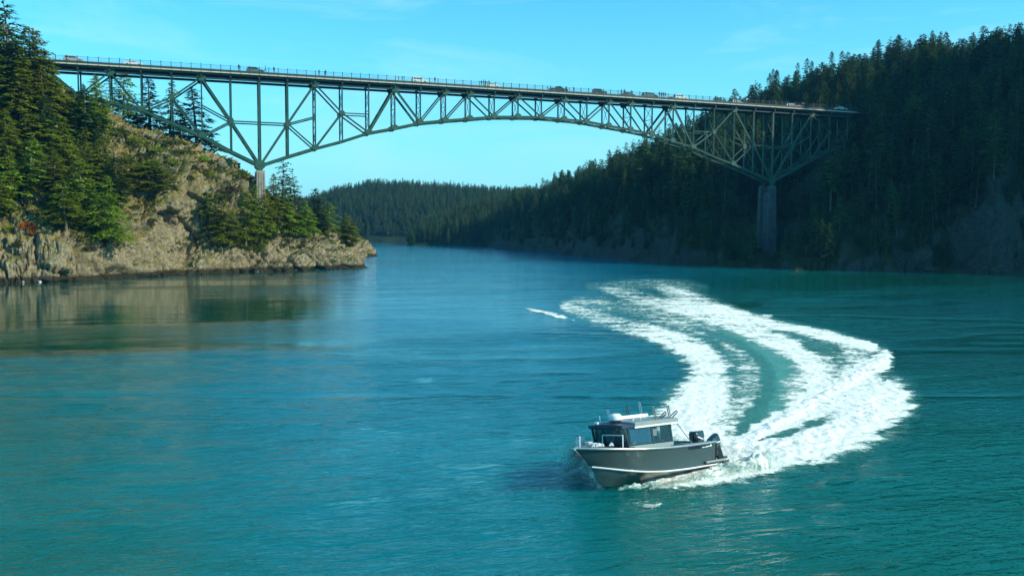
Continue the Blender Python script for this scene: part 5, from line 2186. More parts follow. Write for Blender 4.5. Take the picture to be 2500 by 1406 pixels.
for u, pose, top, legs, rot, sc, label in [
    (583, 'stand', 'navy', 'black', -1.6, 1.05, 'person in dark clothes standing at the railing left of the dark grey car'),
    (648, 'walk', 'teal', 'navy', 3.0, 1.0, 'slim person just in front of the dark grey car'),
    (669, 'stand', 'black', 'black', -1.4, 1.0, 'person in black above the first panel past the headland pier'),
    (779, 'lean', 'black', 'navy', -1.6, 0.97, 'person leaning at the railing, left one of the pair above the second tall panel'),
    (795, 'stand', 'black', 'black', -1.5, 1.0, 'person at the railing, right one of the pair above the second tall panel'),
    (973, 'lean', 'grey', 'grey', -1.5, 0.75, 'small crouching person before the lone white car'),
    (982, 'lean', 'olive', 'grey', -1.5, 0.75, 'small figure closest behind the lone white car'),
    (1062, 'stand', 'navy', 'black', -1.7, 1.0, 'person standing alone to the right of the lone white car'),
    (1175.5, 'stand', 'black', 'navy', -1.5, 0.98, 'first person of the midspan group, slim in black'),
    (1181, 'walk', 'navy', 'black', 0.2, 1.05, 'second person of the midspan group, walking'),
    (1185.5, 'stand', 'black', 'black', -1.2, 1.0, 'third person of the midspan group, in black'),
    (1194, 'lean', 'navy', 'black', -1.6, 1.0, 'fourth person of the midspan group, in front of the white sedan'),
    (1337, 'stand', 'grey', 'navy', -1.6, 0.72, 'child at the tail of the dark pickup truck'),
    (1383, 'stand', 'black', 'black', -1.6, 0.85, 'person at the bonnet of the dark pickup truck'),
    (1390, 'lean', 'teal', 'navy', -1.6, 0.66, 'small person right of the dark pickup truck'),
    (1402, 'lean', 'teal', 'grey', -1.6, 0.7, 'small person between the pickup truck and the off-road car'),
    (1517, 'stand', 'black', 'navy', -1.5, 1.0, 'person standing straight beside the one with a raised arm'),
    (1524, 'wave', 'navy', 'navy', -1.5, 1.05, 'person with one arm raised above the low dark car'),
    (1541, 'stand', 'black', 'black', -1.6, 0.95, 'person at the front of the low dark car'),
    (1610, 'stand', 'black', 'black', -1.6, 1.05, 'tallest person of the row of four before the white car'),
    (1615.5, 'stand', 'navy', 'black', -1.6, 1.0, 'second person of the row of four, in navy'),
    (1620, 'stand', 'black', 'navy', -1.6, 1.0, 'third person of the row of four'),
    (1624.5, 'walk', 'navy', 'navy', -1.6, 0.98, 'last person of the row of four, closest to the white car'),
    (1747, 'stand', 'black', 'black', -1.6, 1.0, 'taller of the pair on the bridge over the far truss panels'),
    (1752, 'stand', 'navy', 'black', -1.6, 0.85, 'shorter of the pair on the bridge over the far truss panels'),
    (1823, 'stand', 'white', 'grey', -1.6, 0.95, 'person in white beside the silver car'),
    (1960, 'stand', 'white', 'grey', -1.6, 0.9, 'person in a pale top near the shaded bridge end'),
    (1965, 'stand', 'grey', 'grey', -1.6, 0.9, 'person in grey near the shaded bridge end'),
]:
    y = YN + .45
    x = deck_x(u, y)
    make_person((x, y, deck_z(x) + .80), rot, pose, top, legs, label, 'people on the bridge walkway', sc)


# ------------------------------------------------------------------ the cabin boat
M['hull_grey'] = simple('grey_hull_paint', (0.07, 0.095, 0.095), 0.2, 0.35, 0.05, 0.6, coat=0.5)
M['bottom_metal'] = simple('bare_hull_bottom_metal', (0.15, 0.19, 0.19), 0.3, 0.6, 0.15, 2.0)
M['aluminium'] = simple('brushed_aluminium', (0.42, 0.45, 0.44), 0.32, 0.85, 0.12, 3.0)
M['white_gel'] = simple('white_gelcoat', (0.78, 0.79, 0.76), 0.3, 0, 0.04, 2.0)
M['roof_grey'] = simple('pale_grey_roof_paint', (0.22, 0.27, 0.255), 0.4, 0, 0.08, 2.0)
M['black_gloss'] = simple('black_gloss_paint', (0.012, 0.014, 0.02), 0.2, 0, 0.2, 2.0, coat=0.6)
M['navy_brow'] = simple('dark_navy_paint', (0.012, 0.022, 0.06), 0.4, 0, 0.2, 2.0)
M['paper'] = simple('white_paper', (0.8, 0.8, 0.78), 0.8, 0, 0.03)
M['seat_grey'] = simple('grey_seat_vinyl', (0.3, 0.32, 0.32), 0.6)


def glass_mat(name, col, alpha):
    m, nt, b = new_mat(name)
    b.inputs['Base Color'].default_value = col + (1,)
    b.inputs['Roughness'].default_value = 0.04
    b.inputs['IOR'].default_value = 1.5
    b.inputs['Alpha'].default_value = alpha
    b.inputs['Specular IOR Level'].default_value = 0.8
    return m


M['glass'] = glass_mat('tinted_cabin_glass', (0.02, 0.06, 0.08), 0.36)
M['glass_blue'] = glass_mat('blue_reflection_glass', (0.02, 0.10, 0.17), 0.52)  # forward side pane: its light blue reflection put into the glass colour

BOAT_SCALE = 1.045
BOAT_POS = (6.146, -226.521, -0.328)
BOAT_ROT = (math.radians(9.18), math.radians(-3.45), math.radians(-157.5))
boat = empty('cabin_boat', BOAT_POS)
boat.rotation_euler = BOAT_ROT
boat.scale = (BOAT_SCALE,) * 3
tag(boat, 'grey aluminium cabin boat banking through a turn in the foreground, white foam streaming behind it', 'boat')

LOA = 7.62


def crv(pts, n=34):
    pts = np.array(pts, float)
    t = np.concatenate([[0], np.cumsum(np.hypot(np.diff(pts[:, 0]), np.hypot(np.diff(pts[:, 1]), np.diff(pts[:, 2]))))])
    t /= t[-1]
    tt = np.linspace(0, 1, n)
    out = np.stack([np.interp(tt, t, pts[:, k]) for k in range(3)], -1)
    for _ in range(2):
        out[1:-1] = (out[:-2] + 2 * out[1:-1] + out[2:]) / 4
    return out


KEEL = crv([(0, 0, .10), (2, 0, .05), (4, 0, .02), (5.2, 0, .03), (5.85, 0, .08), (6.25, 0, .22), (6.5, 0, .45), (6.66, 0, .72), (6.80, 0, .99)])
CHINE = crv([(0, 1.10, .44), (2, 1.14, .46), (3.6, 1.13, .52), (4.7, 1.02, .62), (5.5, .82, .74), (6.1, .55, .86), (6.5, .30, .94), (6.80, .02, 1.0)])
SHEER = crv([(0, 1.19, 1.42), (2, 1.27, 1.44), (3.6, 1.29, 1.49), (4.9, 1.22, 1.56), (5.9, .98, 1.64), (6.7, .62, 1.72), (7.2, .32, 1.77), (LOA, .03, 1.81)])


def strip(a, b, n=8, belly=0.0):
    """surface between two curves as rows"""
    rows = []
    for k in range(n + 1):
        t = k / n
        r = a * (1 - t) + b * t
        r = r.copy()
        r[:, 1] += belly * 4 * t * (1 - t) * np.sign(b[:, 1] + 1e-6) * np.minimum(1, np.abs(b[:, 1]) * 2)
        rows.append(r)
    return rows


def mirror(a):
    b = a.copy()
    b[:, 1] *= -1
    return b


def surf(name, grids, mat, parent, smooth=True):
    mb = MB()
    for rows in grids:
        mb.loft(rows, closed=False, caps=False)
    o = mb.build(name, mat, parent, smooth)
    return o


hull = surf('hull', [strip(CHINE, SHEER, 8, -0.03), strip(mirror(CHINE), mirror(SHEER), 8, -0.03)], M['hull_grey'], boat)
surf('bottom', [strip(KEEL, CHINE, 8, 0.03), strip(mirror(KEEL), mirror(CHINE), 8, 0.03)], M['bottom_metal'], boat)
mb = MB()
k0, c0, s0 = KEEL[0], CHINE[0], SHEER[0]
mb.add([tuple(k0), tuple(c0), tuple(s0), (0, -s0[1], s0[2]), (0, -c0[1], c0[2])], [(0, 1, 2, 3, 4)])
mb.add([(-.04 + x, y, z) for x, y, z in (tuple(k0), tuple(c0), tuple(s0), (0, -s0[1], s0[2]), (0, -c0[1], c0[2]))], [(4, 3, 2, 1, 0)])
mb.build('transom', M['hull_grey'], boat)
for s, nm in ((1, 1), (-1, -1)):
    C_ = CHINE if s > 0 else mirror(CHINE)
    S_ = SHEER if s > 0 else mirror(SHEER)
    mb = MB()
    off = np.array([0, s * .025, 0])
    mb.tube([tuple(p + off) for p in C_], 0.034, 6)
    mb.build('chine_strip', M['white_gel'], boat, True)
    mb = MB()
    mb.tube([tuple(p + np.array([0, s * .02, .0])) for p in S_], 0.05, 8)
    mb.build('gunwale_rail', M['aluminium'], boat, True)
    # side deck: from sheer inboard
    inner = S_.copy()
    inner[:, 1] = np.sign(s) * np.maximum(np.abs(S_[:, 1]) - .34, 0.0)
    inner[:, 2] += .03
    surf('side_deck', [[S_, inner]], M['roof_grey'], boat, False)
# foredeck and cockpit floor
fd = [p for p in SHEER if p[0] > 5.2]
mb = MB()
mb.loft([[(p[0], -max(p[1] - .3, 0), p[2] + .03), (p[0], 0, p[2] + .09), (p[0], max(p[1] - .3, 0), p[2] + .03)] for p in fd], closed=False, caps=False)
mb.build('foredeck', M['roof_grey'], boat)
mb = MB()
mb.box(0.05, 2.6, -1.08, 1.08, .68, .72)
mb.build('cockpit_floor', M['roof_grey'], boat)
mb = MB()
for s in (-1, 1):
    mb2 = MB()
    mb2.hexa([(0.05, s * .86, .72), (2.62, s * .94, .72), (2.62, s * .98, .72), (0.05, s * .9, .72), (0.05, s * .86, 1.45), (2.62, s * .94, 1.47), (2.62, s * .98, 1.47), (0.05, s * .9, 1.45)])
    mb2.build('cockpit_liner', M['roof_grey'], boat)
mb.box(0.02, .42, -.86, .86, .72, 1.36)
mb.build('transom_well', M['roof_grey'], boat)

# cabin
XR, XF, HW, ZB, ZT = 2.66, 5.50, .93, 1.50, 2.50
cabin_lo = 1.66          # bottom of windows
mbc = MB()
for s in (-1, 1):
    m2 = MB()
    m2.hexa([(XR, s * (HW + .03), .74), (XF - .03, s * (HW + .03), 1.45), (XF - .03, s * (HW - .03), 1.45), (XR, s * (HW - .03), .74),
             (XR, s * (HW + .03), cabin_lo + .02), (XF + .02, s * (HW + .03), cabin_lo + .08), (XF + .02, s * (HW - .03), cabin_lo + .08), (XR, s * (HW - .03), cabin_lo + .02)])
    m2.build('cabin_side_panel', M['roof_grey'], boat, bevel=.01)
    m2 = MB()
    yy = s * (HW + .012)
    z0, z1 = cabin_lo + .02, ZT - .08
    fx = (XF + .14)
    for (xa_, xb_, w_) in ((XR + .02, XR + .12, .1), (3.92, 4.02, .1), (fx - .30, fx - .2, .1)):
        m2.hexa([(xa_, yy - .02, z0), (xb_, yy - .02, z0), (xb_, yy + .02, z0), (xa_, yy + .02, z0), (xa_ + .03, yy - .05 * s - .02, z1), (xb_ + .03, yy - .05 * s - .02, z1), (xb_ + .03, yy - .05 * s + .02, z1), (xa_ + .03, yy - .05 * s + .02, z1)])
    m2.beam((XR + .02, yy, z0 + .02), (fx - .2, yy, z0 + .07), .04, .06)
    m2.beam((XR + .02, yy - .05 * s, z1), (fx - .15, yy - .05 * s, z1), .04, .06)
    m2.build('window_frame', M['black_gloss'], boat)
    for (xa_, xb_, mt) in ((XR + .13, 3.91, 'glass'), (4.03, fx - .32, 'glass_blue')):
        m2 = MB()
        m2.hexa([(xa_, yy - .004, z0 + .05), (xb_, yy - .004, z0 + .07), (xb_, yy + .004, z0 + .07), (xa_, yy + .004, z0 + .05), (xa_ + .03, yy - .05 * s - .004, z1 - .03), (xb_ + .03, yy - .05 * s - .004, z1 - .03), (xb_ + .03, yy - .05 * s + .004, z1 - .03), (xa_ + .03, yy - .05 * s + .004, z1 - .03)])
        m2.build('side_window', M[mt], boat)
# reverse raked windscreen of three panes
mf = MB()
zb_, zt_ = 1.66, ZT - .03
xb_, xt_ = XF - .02, XF + .17
for y0 in (-HW, -.33, .33, HW):
    mf.beam((xb_, y0, zb_), (xt_, y0 * .97, zt_), .07, .07, (1, 0, 0))
mf.beam((xb_, -HW, zb_), (xb_, HW, zb_), .07, .08)
mf.beam((xt_, -HW * .97, zt_), (xt_, HW * .97, zt_), .07, .08)
mf.build('windscreen_frame', M['black_gloss'], boat)
for a, b in ((-HW + .05, -.37), (-.29, .29), (.37, HW - .05)):
    m2 = MB()
    m2.hexa([(xb_, a, zb_ + .04), (xb_ + .008, a, zb_ + .04), (xb_ + .008, b, zb_ + .04), (xb_, b, zb_ + .04), (xt_, a * .97, zt_ - .04), (xt_ + .008, a * .97, zt_ - .04), (xt_ + .008, b * .97, zt_ - .04), (xt_, b * .97, zt_ - .04)])
    m2.build('windscreen', M['glass'], boat)
m2 = MB()
m2.box(XF - .1, XF, -HW, HW, 1.45, 1.64)
m2.build('cabin_front_panel', M['navy_brow'], boat)
# aft bulkhead with door opening
for a, b in ((-HW + .03, -.35), (.3, HW - .03)):
    m2 = MB()
    m2.box(XR, XR + .05, a, b, .74, ZT - .02)
    m2.build('aft_bulkhead', M['black_gloss'], boat)
# roof: crowned slab with aft overhang, dark brow forward
def roof_piece(name, x0, x1, hw0, hw1, z, th, mat, crown=.07, n=9):
    mb = MB()
    rings = []
    for x, hw in ((x0, hw0), (x0 + .08, hw0 + .02), (x1 - .08, hw1 + .02), (x1, hw1)):
        e_ = .02 if x in (x0, x1) else 0
        top = [(x, y, z + th - e_ + crown * (1 - (y / hw) ** 2)) for y in np.linspace(-hw, hw, n)]
        bot = [(x, y, z + e_) for y in np.linspace(hw, -hw, n)]
        rings.append(top + bot)
    mb.loft(rings)
    return mb.build(name, mat, boat, True, bevel=.015)


roof_piece('roof', 2.30, 5.12, 1.0, 1.0, ZT - .03, .17, M['roof_grey'])
roof_piece('roof_brow', 5.125, 5.86, 1.0, .93, ZT - .06, .14, M['navy_brow'], .05)
m2 = MB()
m2.beam((2.4, 1.005, ZT - .05), (5.15, 1.005, ZT - .05), .03, .07)
m2.build('roof_drip_rail', M['white_gel'], boat)
for s in (-1, 1):
    m2 = MB()
    m2.tube([(2.36, s * .9, ZT - .03), (1.55, s * 1.06, 1.50)], .018, 6)
    m2.build('roof_stay', M['aluminium'], boat, True)
# radar on the brow
m2 = MB()
m2.box(4.98, 5.38, -.2, .2, ZT + .14, ZT + .22)
m2.beam((5.18, -.1, ZT + .12), (5.18, .1, ZT + .12), .3, .1)
m2.build('radar_mount', M['black_gloss'], boat)
m2 = MB()
rr = [(.0, .22), (.04, .28), (.17, .285), (.24, .25), (.29, .17), (.31, .02)]
m2.loft([[(5.17 + math.cos(a) * r, math.sin(a) * r, ZT + .22 + z) for a in np.linspace(0, 2 * math.pi, 20, endpoint=False)] for z, r in rr])
m2.build('radar_dome', M['white_gel'], boat, True)
# roof rails and rack
for y in (-.66, .62):
    m2 = MB()
    m2.tube([(2.5, y, ZT + .18), (2.6, y, ZT + .30), (4.7, y, ZT + .32), (4.8, y, ZT + .19)], .022, 6)
    for x in (3.1, 3.7, 4.3):
        m2.tube([(x, y, ZT + .17), (x, y, ZT + .31)], .014, 5)
    m2.build('roof_rail', M['white_gel'], boat, True)
m2 = MB()
m2.box(2.7, 4.6, -.5, -.3, ZT + .22, ZT + .36)
m2.build('rolled_side_curtain', M['paper'], boat, bevel=.03)
# loop shaped rod holders
def rod_holder(x, y, dx, dy, h, mat):
    m2 = MB()
    w = .055
    base = Vector((x, y, ZT + .16))
    tip = base + Vector((dx, dy, h))
    side = (tip - base).cross(Vector((0, 1, 0))).normalized() * w
    pts = [base - side, tip - side]
    for a in np.linspace(math.pi, 0, 7)[1:-1]:
        pts.append(tip + side * math.cos(a) + (tip - base).normalized() * w * math.sin(a))
    pts += [tip + side, base + side]
    m2.tube(pts, .024, 5, caps=False)
    m2.build('rod_holder', mat, boat, True)


for a in ((2.55, -.8, -.02, -.1, .62, 'aluminium'), (2.62, .82, .22, .1, .52, 'aluminium'), (3.55, .82, .25, .1, .50, 'aluminium'), (3.35, -.82, .02, -.1, .55, 'black_gloss'), (3.3, .80, -.25, .12, .22, 'black_gloss'), (2.5, .75, -.3, .1, .22, 'black_gloss'), (4.55, -.85, .0, -.12, .42, 'aluminium')):
    rod_holder(a[0], a[1], a[2], a[3], a[4], M[a[5]])
m2 = MB()
m2.tube([(5.5, -.55, ZT + .08), (5.52, -.56, ZT + .45)], .01, 5)
m2.build('antenna', M['white_gel'], boat, True)
m2 = MB()
m2.box(5.55, 5.75, -.72, -.5, ZT + .1, ZT + .2)
m2.build('spotlight', M['white_gel'], boat, bevel=.02)
# foredeck: rectangular white hoop, bow rail, jack staff, windlass, rope
m2 = MB()
m2.tube([(5.78, .86, 1.70), (5.74, .86, 2.18), (5.74, -.26, 2.18), (5.78, -.26, 1.72)], .024, 6)
m2.build('foredeck_hoop', M['white_gel'], boat, True)
for s in (-1, 1):
    m2 = MB()
    P_ = [p for p in SHEER if 5.7 < p[0] < 7.45]
    m2.tube([(p[0], s * max(p[1] - .05, .0), p[2] + (.42 if s < 0 else .06)) for p in P_], .014, 5)
    if s < 0:
        for p in P_[::4]:
            m2.tube([(p[0], s * (p[1] - .05), p[2]), (p[0], s * (p[1] - .05), p[2] + .42)], .012, 5)
    m2.build('bow_rail', M['aluminium'] if s < 0 else M['plastic'], boat, True)
m2 = MB()
m2.tube([(7.42, .05, 1.82), (7.42, .06, 2.22)], .022, 6)
m2.tube([(7.42, .06, 2.22), (7.42, .06, 2.27)], .04, 8)
m2.build('bow_light_staff', M['white_gel'], boat, True)
m2 = MB()
m2.box(7.1, 7.78, -.09, .09, 1.80, 1.86)
m2.tube([(7.76, -.09, 1.80), (7.76, .09, 1.80)], .06, 8)
m2.build('anchor_roller', M['aluminium'], boat)
m2 = MB()
m2.tube([(7.72, 0, 1.72), (7.6, 0, 1.60), (7.35, .0, 1.50)], .035, 6)
m2.hexa([(7.5, -.16, 1.5), (7.7, -.03, 1.55), (7.7, .03, 1.55), (7.5, .16, 1.5), (7.5, -.14, 1.53), (7.7, -.02, 1.59), (7.7, .02, 1.59), (7.5, .14, 1.53)])
m2.build('anchor', M['plastic'], boat)
m2 = MB()
m2.box(6.72, 6.98, -.12, .12, 1.86, 2.02)
m2.build('windlass', M['aluminium'], boat, bevel=.03)
rr_ = random.Random(3)
m2 = MB()
pts_ = []
for k in range(60):
    a = k * .55
    pts_.append((6.35 + math.cos(a) * (.16 + .05 * rr_.random()) + k * .005, .12 + math.sin(a) * .16, 1.83 + .0014 * k + .02 * rr_.random()))
m2.tube(pts_, .018, 5)
m2.build('coiled_rope', M['white_gel'], boat, True)
m2 = MB()
for k, (x, y, r) in enumerate(((6.9, .28, .09), (6.7, .36, .1), (6.55, .45, .08), (6.2, .62, .1), (6.05, .5, .07))):
    m2.tube([(x - r, y, 1.80), (x, y + .02, 1.88), (x + r, y - .02, 1.81)], [r * .4, r * .7, r * .3], 7)
m2.build('folded_fenders', M['white_gel'], boat, True)
for x, y in ((3.0, 1.16), (5.3, 1.0), (.5, 1.1)):
    m2 = MB()
    z = float(np.interp(x, SHEER[:, 0], SHEER[:, 2])) + .05
    m2.tube([(x - .1, y, z + .03), (x + .1, y, z + .03)], .014, 6)
    m2.tube([(x - .04, y, z - .02), (x - .04, y, z + .03)], .012, 5)
    m2.tube([(x + .04, y, z - .02), (x + .04, y, z + .03)], .012, 5)
    m2.build('cleat', M['plastic'], boat, True)


# decal at the stern quarter: dark plate with fading bars and white marks
def on_hull(x, t, out=.012):
    c = np.array([np.interp(x, CHINE[:, 0], CHINE[:, k]) for k in range(3)])
    s_ = np.array([np.interp(x, SHEER[:, 0], SHEER[:, k]) for k in range(3)])
    p = c * (1 - t) + s_ * t
    return (p[0], p[1] - .03 * 4 * t * (1 - t) + out, p[2])


def hull_plate(name, x0, x1, t0, t1, mat, out=.012):
    m2 = MB()
    q = [on_hull(x0, t0, out), on_hull(x1, t0, out), on_hull(x1, t1, out), on_hull(x0, t1, out)]
    m2.hexa(q + [(a, b - .006, c) for a, b, c in q])
    return m2.build(name, mat, boat)


hull_plate('decal', .30, 1.25, .80, .93, M['black_gloss'])
for k in range(16):
    x = 1.27 + k * .052
    hull_plate('decal_bar', x, x + .034 * (1 - k / 22), .80, .93, M['navy_brow'])
for x0, x1, t0, t1 in ((.92, 1.05, .815, .85), (.80, .90, .815, .845), (.66, .78, .82, .862), (.56, .66, .828, .868), (.47, .56, .835, .872)):
    hull_plate('decal_mark', x0, x1, t0, t1, M['white_gel'], .018)
m2 = MB()
cx_, cy_, cz_ = on_hull(.41, .875, .020)
m2.tube([(cx_, cy_, cz_), (cx_, cy_ + .004, cz_)], .052, 14)
m2.build('decal_emblem', M['white_gel'], boat)
# swim step tube beside the transom
m2 = MB()
m2.tube([(.85, 1.2, .60), (.2, 1.24, .60), (-.55, 1.2, .60), (-.75, 1.05, .60)], .055, 10)
m2.build('step_tube', M['roof_grey'], boat, True)
m2 = MB()
m2.box(-.75, -.02, -.95, .95, .50, .56)
m2.build('swim_platform', M['roof_grey'], boat, bevel=.02)


def outboard(loc, scale, tilt, name):
    e = bpy.data.objects.new(name, None)
    e.location = loc
    e.scale = (scale,) * 3
    e.rotation_euler = (0, tilt, 0)
    link(e, boat)
    m2 = MB()
    m2.loft([[(x * 1.0, y * w, z) for x, y, z in ((-.42, -.7, z0 + .0), (-.2, -1, z0), (.15, -1, z0), (.24, -.5, z0), (.24, .5, z0), (.15, 1, z0), (-.2, 1, z0), (-.42, .7, z0))]
             for z0, w in ((.0, .17), (.12, .2), (.38, .21), (.50, .15))])
    m2.build('cowling', M['black_gloss'], e, True, bevel=.03)
    m2 = MB()
    for s in (-1, 1):
        m2.hexa([(-.3, s * .213, .12), (.1, s * .213, .26), (.1, s * .205, .26), (-.3, s * .205, .12), (-.3, s * .213, .17), (.1, s * .213, .31), (.1, s * .205, .31), (-.3, s * .205, .17)])
    m2.build('cowling_stripe', M['white_gel'], e)
    m2 = MB()
    m2.hexa([(-.28, -.07, -.75), (.02, -.06, -.75), (.02, .06, -.75), (-.28, .07, -.75), (-.3, -.11, .02), (.1, -.1, .02), (.1, .1, .02), (-.3, .11, .02)])
    m2.box(-.45, .02, -.16, .16, -.78, -.74)
    m2.tube([(-.42, 0, -.98), (-.25, 0, -.98), (.0, 0, -.98), (.1, 0, -.98)], [.04, .07, .07, .01], 10)
    m2.hexa([(-.18, -.012, -1.25), (-.05, -.012, -1.25), (-.05, .012, -1.25), (-.18, .012, -1.25), (-.25, -.03, -.78), (.0, -.03, -.78), (.0, .03, -.78), (-.25, .03, -.78)])
    m2.build('drive_leg', M['black_gloss'], e, bevel=.01)
    m2 = MB()
    for k in range(3):
        a = k * 2 * math.pi / 3
        c, s_ = math.cos(a), math.sin(a)
        m2.hexa([(-.44, -s_ * .03, c * .03 - .98), (-.40, s_ * .03, -c * .03 - .98), (-.40, c * .16 + s_ * .06, s_ * .16 - c * .06 - .98), (-.46, c * .16 - s_ * .06, s_ * .16 + c * .06 - .98),
                 (-.45, -s_ * .03, c * .03 - .98), (-.41, s_ * .03, -c * .03 - .98), (-.41, c * .16 + s_ * .06, s_ * .16 - c * .06 - .98), (-.47, c * .16 - s_ * .06, s_ * .16 + c * .06 - .98)])
    m2.build('propeller', M['aluminium'], e)
    m2 = MB()
    m2.box(.02, .22, -.12, .12, -.32, .02)
    m2.build('mount_bracket', M['plastic'], e)
    return e


outboard((-.16, -.05, 1.30), 1.12, 0.0, 'main_outboard')
outboard((-.50, .72, 1.12), .98, math.radians(26), 'kicker_outboard')
# inside the cabin
m2 = MB()
m2.box(2.75, 5.4, -.88, .88, .74, .78)
m2.build('cabin_floor', M['roof_grey'], boat)
m2 = MB()
m2.box(4.95, 5.4, -.88, .88, 1.1, 1.62)
m2.build('dashboard', M['plastic'], boat, bevel=.03)
for y in (-.5, .5):
    for x in (4.1, 3.1):
        m2 = MB()
        m2.box(x, x + .45, y - .24, y + .24, .8, 1.22)
        m2.box(x - .08, x + .02, y - .24, y + .24, 1.22, 1.75)
        m2.build('seat', M['seat_grey'], boat, bevel=.04)
m2 = MB()
m2.box(3.62, 3.85, .86, .87, 2.0, 2.28)
m2.build('notice_sheet', M['paper'], boat)
BMAT = Matrix.Translation(BOAT_POS) @ boat.rotation_euler.to_matrix().to_4x4() @ Matrix.Scale(BOAT_SCALE, 4)
for (lx, ly, lz), yaw, pose, top, legs, label in [
    ((4.22, .45, .60), 0.0, 'lean', 'navy', 'denim', 'person in navy at the near side of the boat cabin, seen through the blue window'),
    ((3.2, .40, .60), 0.0, 'stand', 'black', 'denim', 'dark-clad person standing behind the aft window of the boat'),
]:
    e = make_person((0, 0, 0), 0, pose, top, legs, label, None, 0.98)
    e.matrix_world = BMAT @ Matrix.Translation((lx, ly, lz + .16)) @ Matrix.Rotation(yaw, 4, 'Z') @ Matrix.Scale(.9, 4)

# ------------------------------------------------------------------ spray and small foam
rg = np.random.default_rng(8)


def spray(name, label, pts, size, mat):
    """loose droplets and flecks thrown up by the hull: small four sided grains"""
    n = len(pts)
    tet = np.array([[1, 1, 1], [1, -1, -1], [-1, 1, -1], [-1, -1, 1]], float)
    q = rg.normal(0, 1, (n, 3, 3))
    q, _ = np.linalg.qr(q)
    v = (tet[None] @ q) * (size[:, None, None]) + pts[:, None]
    f = np.array([[0, 1, 2], [0, 3, 1], [0, 2, 3], [1, 3, 2]])
    F_ = (np.arange(n)[:, None, None] * 4 + f[None]).reshape(-1, 3)
    o = bpy.data.objects.new(name, mesh_np(name, v.reshape(-1, 3), F_, mat))
    return tag(link(o), label, 'spray', kind='stuff')


M['spray'] = make_foliage_mat('white_spray', (0.85, 0.87, 0.82), (0.9, 0.9, 0.86), 0.5)


def bl2w(p):
    p = np.asarray(p, float)
    R_ = np.array(BMAT.to_3x3())
    return p @ R_.T + np.array(BOAT_POS)


P_, S_ = [], []
# sheet thrown out from the near chine, running aft and outward
for _ in range(4000):
    t = rg.random() ** 0.8
    x = 4.6 - t * 7.5
    out = rg.random() ** 0.8 * (0.15 + 1.1 * t)
    p = np.array([x - out * .35, 1.05 + out, 0])
    w = bl2w(p)
    z = (0.05 + 0.40 * math.sin(min(1, out / (.3 + 1.1 * t)) * math.pi)) * (0.35 + t) * rg.random()
    w[2] = max(0.03, z + .05 * rg.random())
    P_.append(w)
    S_.append(rg.uniform(.004, .016))
# far side bow sheet
for _ in range(3000):
    t = rg.random()
    a = rg.random() ** .5
    p = np.array([6.1 - t * 1.6 - a * .2, -.5 - a * 2.5, 0.0])
    w = bl2w(p)
    w[2] = 0.10 + 1.6 * math.sin(a ** 1.5 * 2.6) * rg.random() ** .5
    P_.append(w)
    S_.append(rg.uniform(.004, .015))
# stern churn
for _ in range(2500):
    p = np.array([-.5 - rg.random() * 3.5, rg.normal(0, .7), 0])
    w = bl2w(p)
    w[2] = rg.random() ** 2 * .45
    P_.append(w)
    S_.append(rg.uniform(.004, .016))
for _ in range(260):
    w = wp(rg.normal(1588, 9), 1238 + rg.normal(0, 1.2)) + np.array([0, 0, .03 + rg.random() * .05])
    P_.append(w)
    S_.append(rg.uniform(.012, .03))
spray('spray', 'white spray thrown up along the grey boat hull', np.array(P_), np.array(S_), M['spray'])


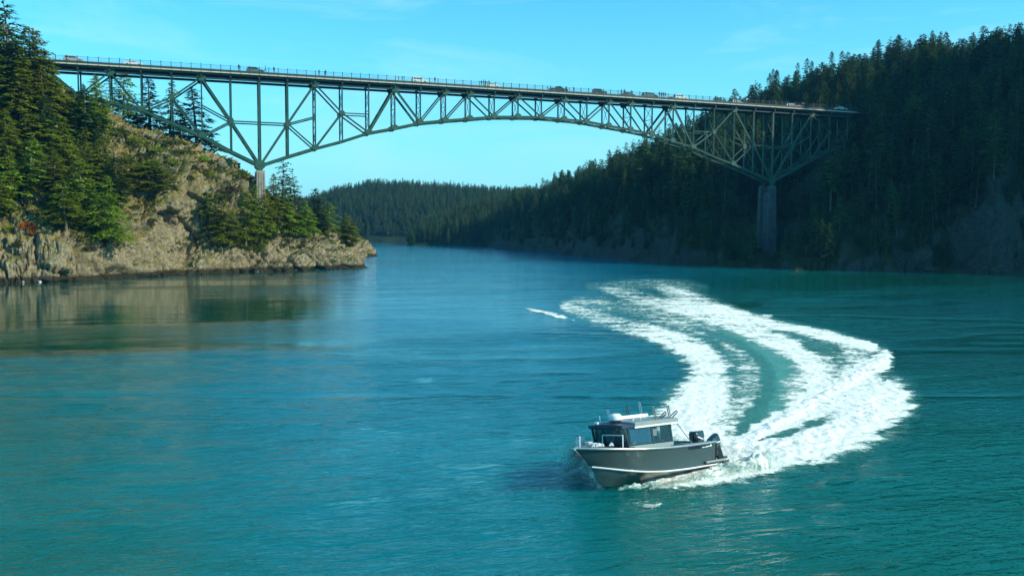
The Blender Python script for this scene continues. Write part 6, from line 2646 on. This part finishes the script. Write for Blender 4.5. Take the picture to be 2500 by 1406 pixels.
def spray_sheet(name, label, xs, edge, outw, height, dens, nx=150, nr=26, seed=1, late=1.0, rake=.55):
    """curling sheet of white water leaving the hull: xs fore-aft, edge(x) hull side, outw(x) reach, height(x) crest"""
    X_ = np.linspace(xs[0], xs[1], nx)
    r = np.linspace(0, 1, nr)
    V_, D_ = [], []
    for x in X_:
        e0, ow, hh = edge(x), outw(x), height(x)
        s_ = np.sign(e0)
        for q in r:
            back = q * ow * rake
            w = bl2w(np.array([x - back, e0 + s_ * q * ow, 0.0]))
            nn_ = vnoise(np.array([[w[0] * 1.6, w[1] * 1.6, q * 2 + seed]]), seed)[0]
            n2_ = vnoise(np.array([[w[0] * 4.5, w[1] * 4.5, q * 5 + seed]]), seed + 3)[0]
            z = hh * abs(math.sin(math.pi * min(1, q * 1.02) ** late)) ** .8 * (1 + .25 * nn_ + .3 * n2_) + .05 * n2_
            w[2] = max(z, -0.02) + .03
            V_.append(w)
            D_.append(dens * (1.0 - .55 * q ** 2) * (1 - .5 * abs(2 * (x - X_[0]) / (X_[-1] - X_[0]) - 1) ** 6))
    me_ = mesh_np(name, np.array(V_), grid_faces(nx, nr), M['foam'], smooth=True)
    for nm_, arr_ in (('foam', np.array(D_)), ('aerated', np.zeros(len(D_)))):
        a_ = me_.attributes.new(nm_, 'FLOAT', 'POINT')
        a_.data.foreach_set('value', arr_.astype(np.float32))
    return tag(link(bpy.data.objects.new(name, me_)), label, 'spray', kind='stuff')


spray_sheet('bow_wave', 'white water sheeting off the near side of the boat hull', (4.3, -2.2), lambda x: 1.0 if x < 3.5 else 1.0 - (x - 3.5) * .25,
            lambda x: .12 + (4.3 - x) * .26, lambda x: .04 + .075 * (4.3 - x), .95, 220, 26, 3)
spray_sheet('bow_spray', 'white spray fanning out on the far side of the boat bow', (6.05, 4.0), lambda x: -.25 - (6.6 - x) * .25,
            lambda x: 2.5, lambda x: 1.45 - abs(x - 5.4) * .4, 1.2, 110, 44, 9, 1.5, .08)
spray_sheet('forefoot_splash', 'broken splash along the near side of the boat forefoot', (5.7, 4.0), lambda x: .30 + (5.7 - x) * .38,
            lambda x: .45, lambda x: .22, .72, 60, 20, 15)
for u, v in ((215, 682), (240, 681), (248, 679), (57, 690), (98, 689), (178, 685)):
    m2 = MB()
    m2.tube([(-.34, 0, .08), (-.1, 0, .14), (.12, 0, .12), (.26, 0, .2), (.34, 0, .3)], [.03, .15, .12, .05, .05], 7)
    m2.tube([(.36, 0, .31), (.46, 0, .29)], [.05, .01], 5)
    o = m2.build('seagull', M['white_gel'], None, True)
    o.location = tuple(wp(u, v))
    o.rotation_euler = (0, 0, rg.uniform(0, 6.28))
    tag(o, 'small white gull floating beside the shore rocks below the cliff', 'bird', 'gulls on the water at the cliff foot')

# ------------------------------------------------------------------ haze
m = bpy.data.materials.new('haze')
m.use_nodes = True
nt = m.node_tree
nt.nodes.clear()
out = nt.nodes.new('ShaderNodeOutputMaterial')
pv = nt.nodes.new('ShaderNodeVolumePrincipled')
pv.inputs['Color'].default_value = (0.12, 0.56, 1.0, 1)
pv.inputs['Density'].default_value = 0.000095
pv.inputs['Anisotropy'].default_value = 0.2
nt.links.new(pv.outputs[0], out.inputs['Volume'])
mb = MB()
mb.box(-2500, 2500, -900, 3200, -2.5, 155)
hz_o = mb.build('haze', m)
tag(hz_o, kind='stuff')
hz_o['label'] = 'thin bluish sea haze over the channel'
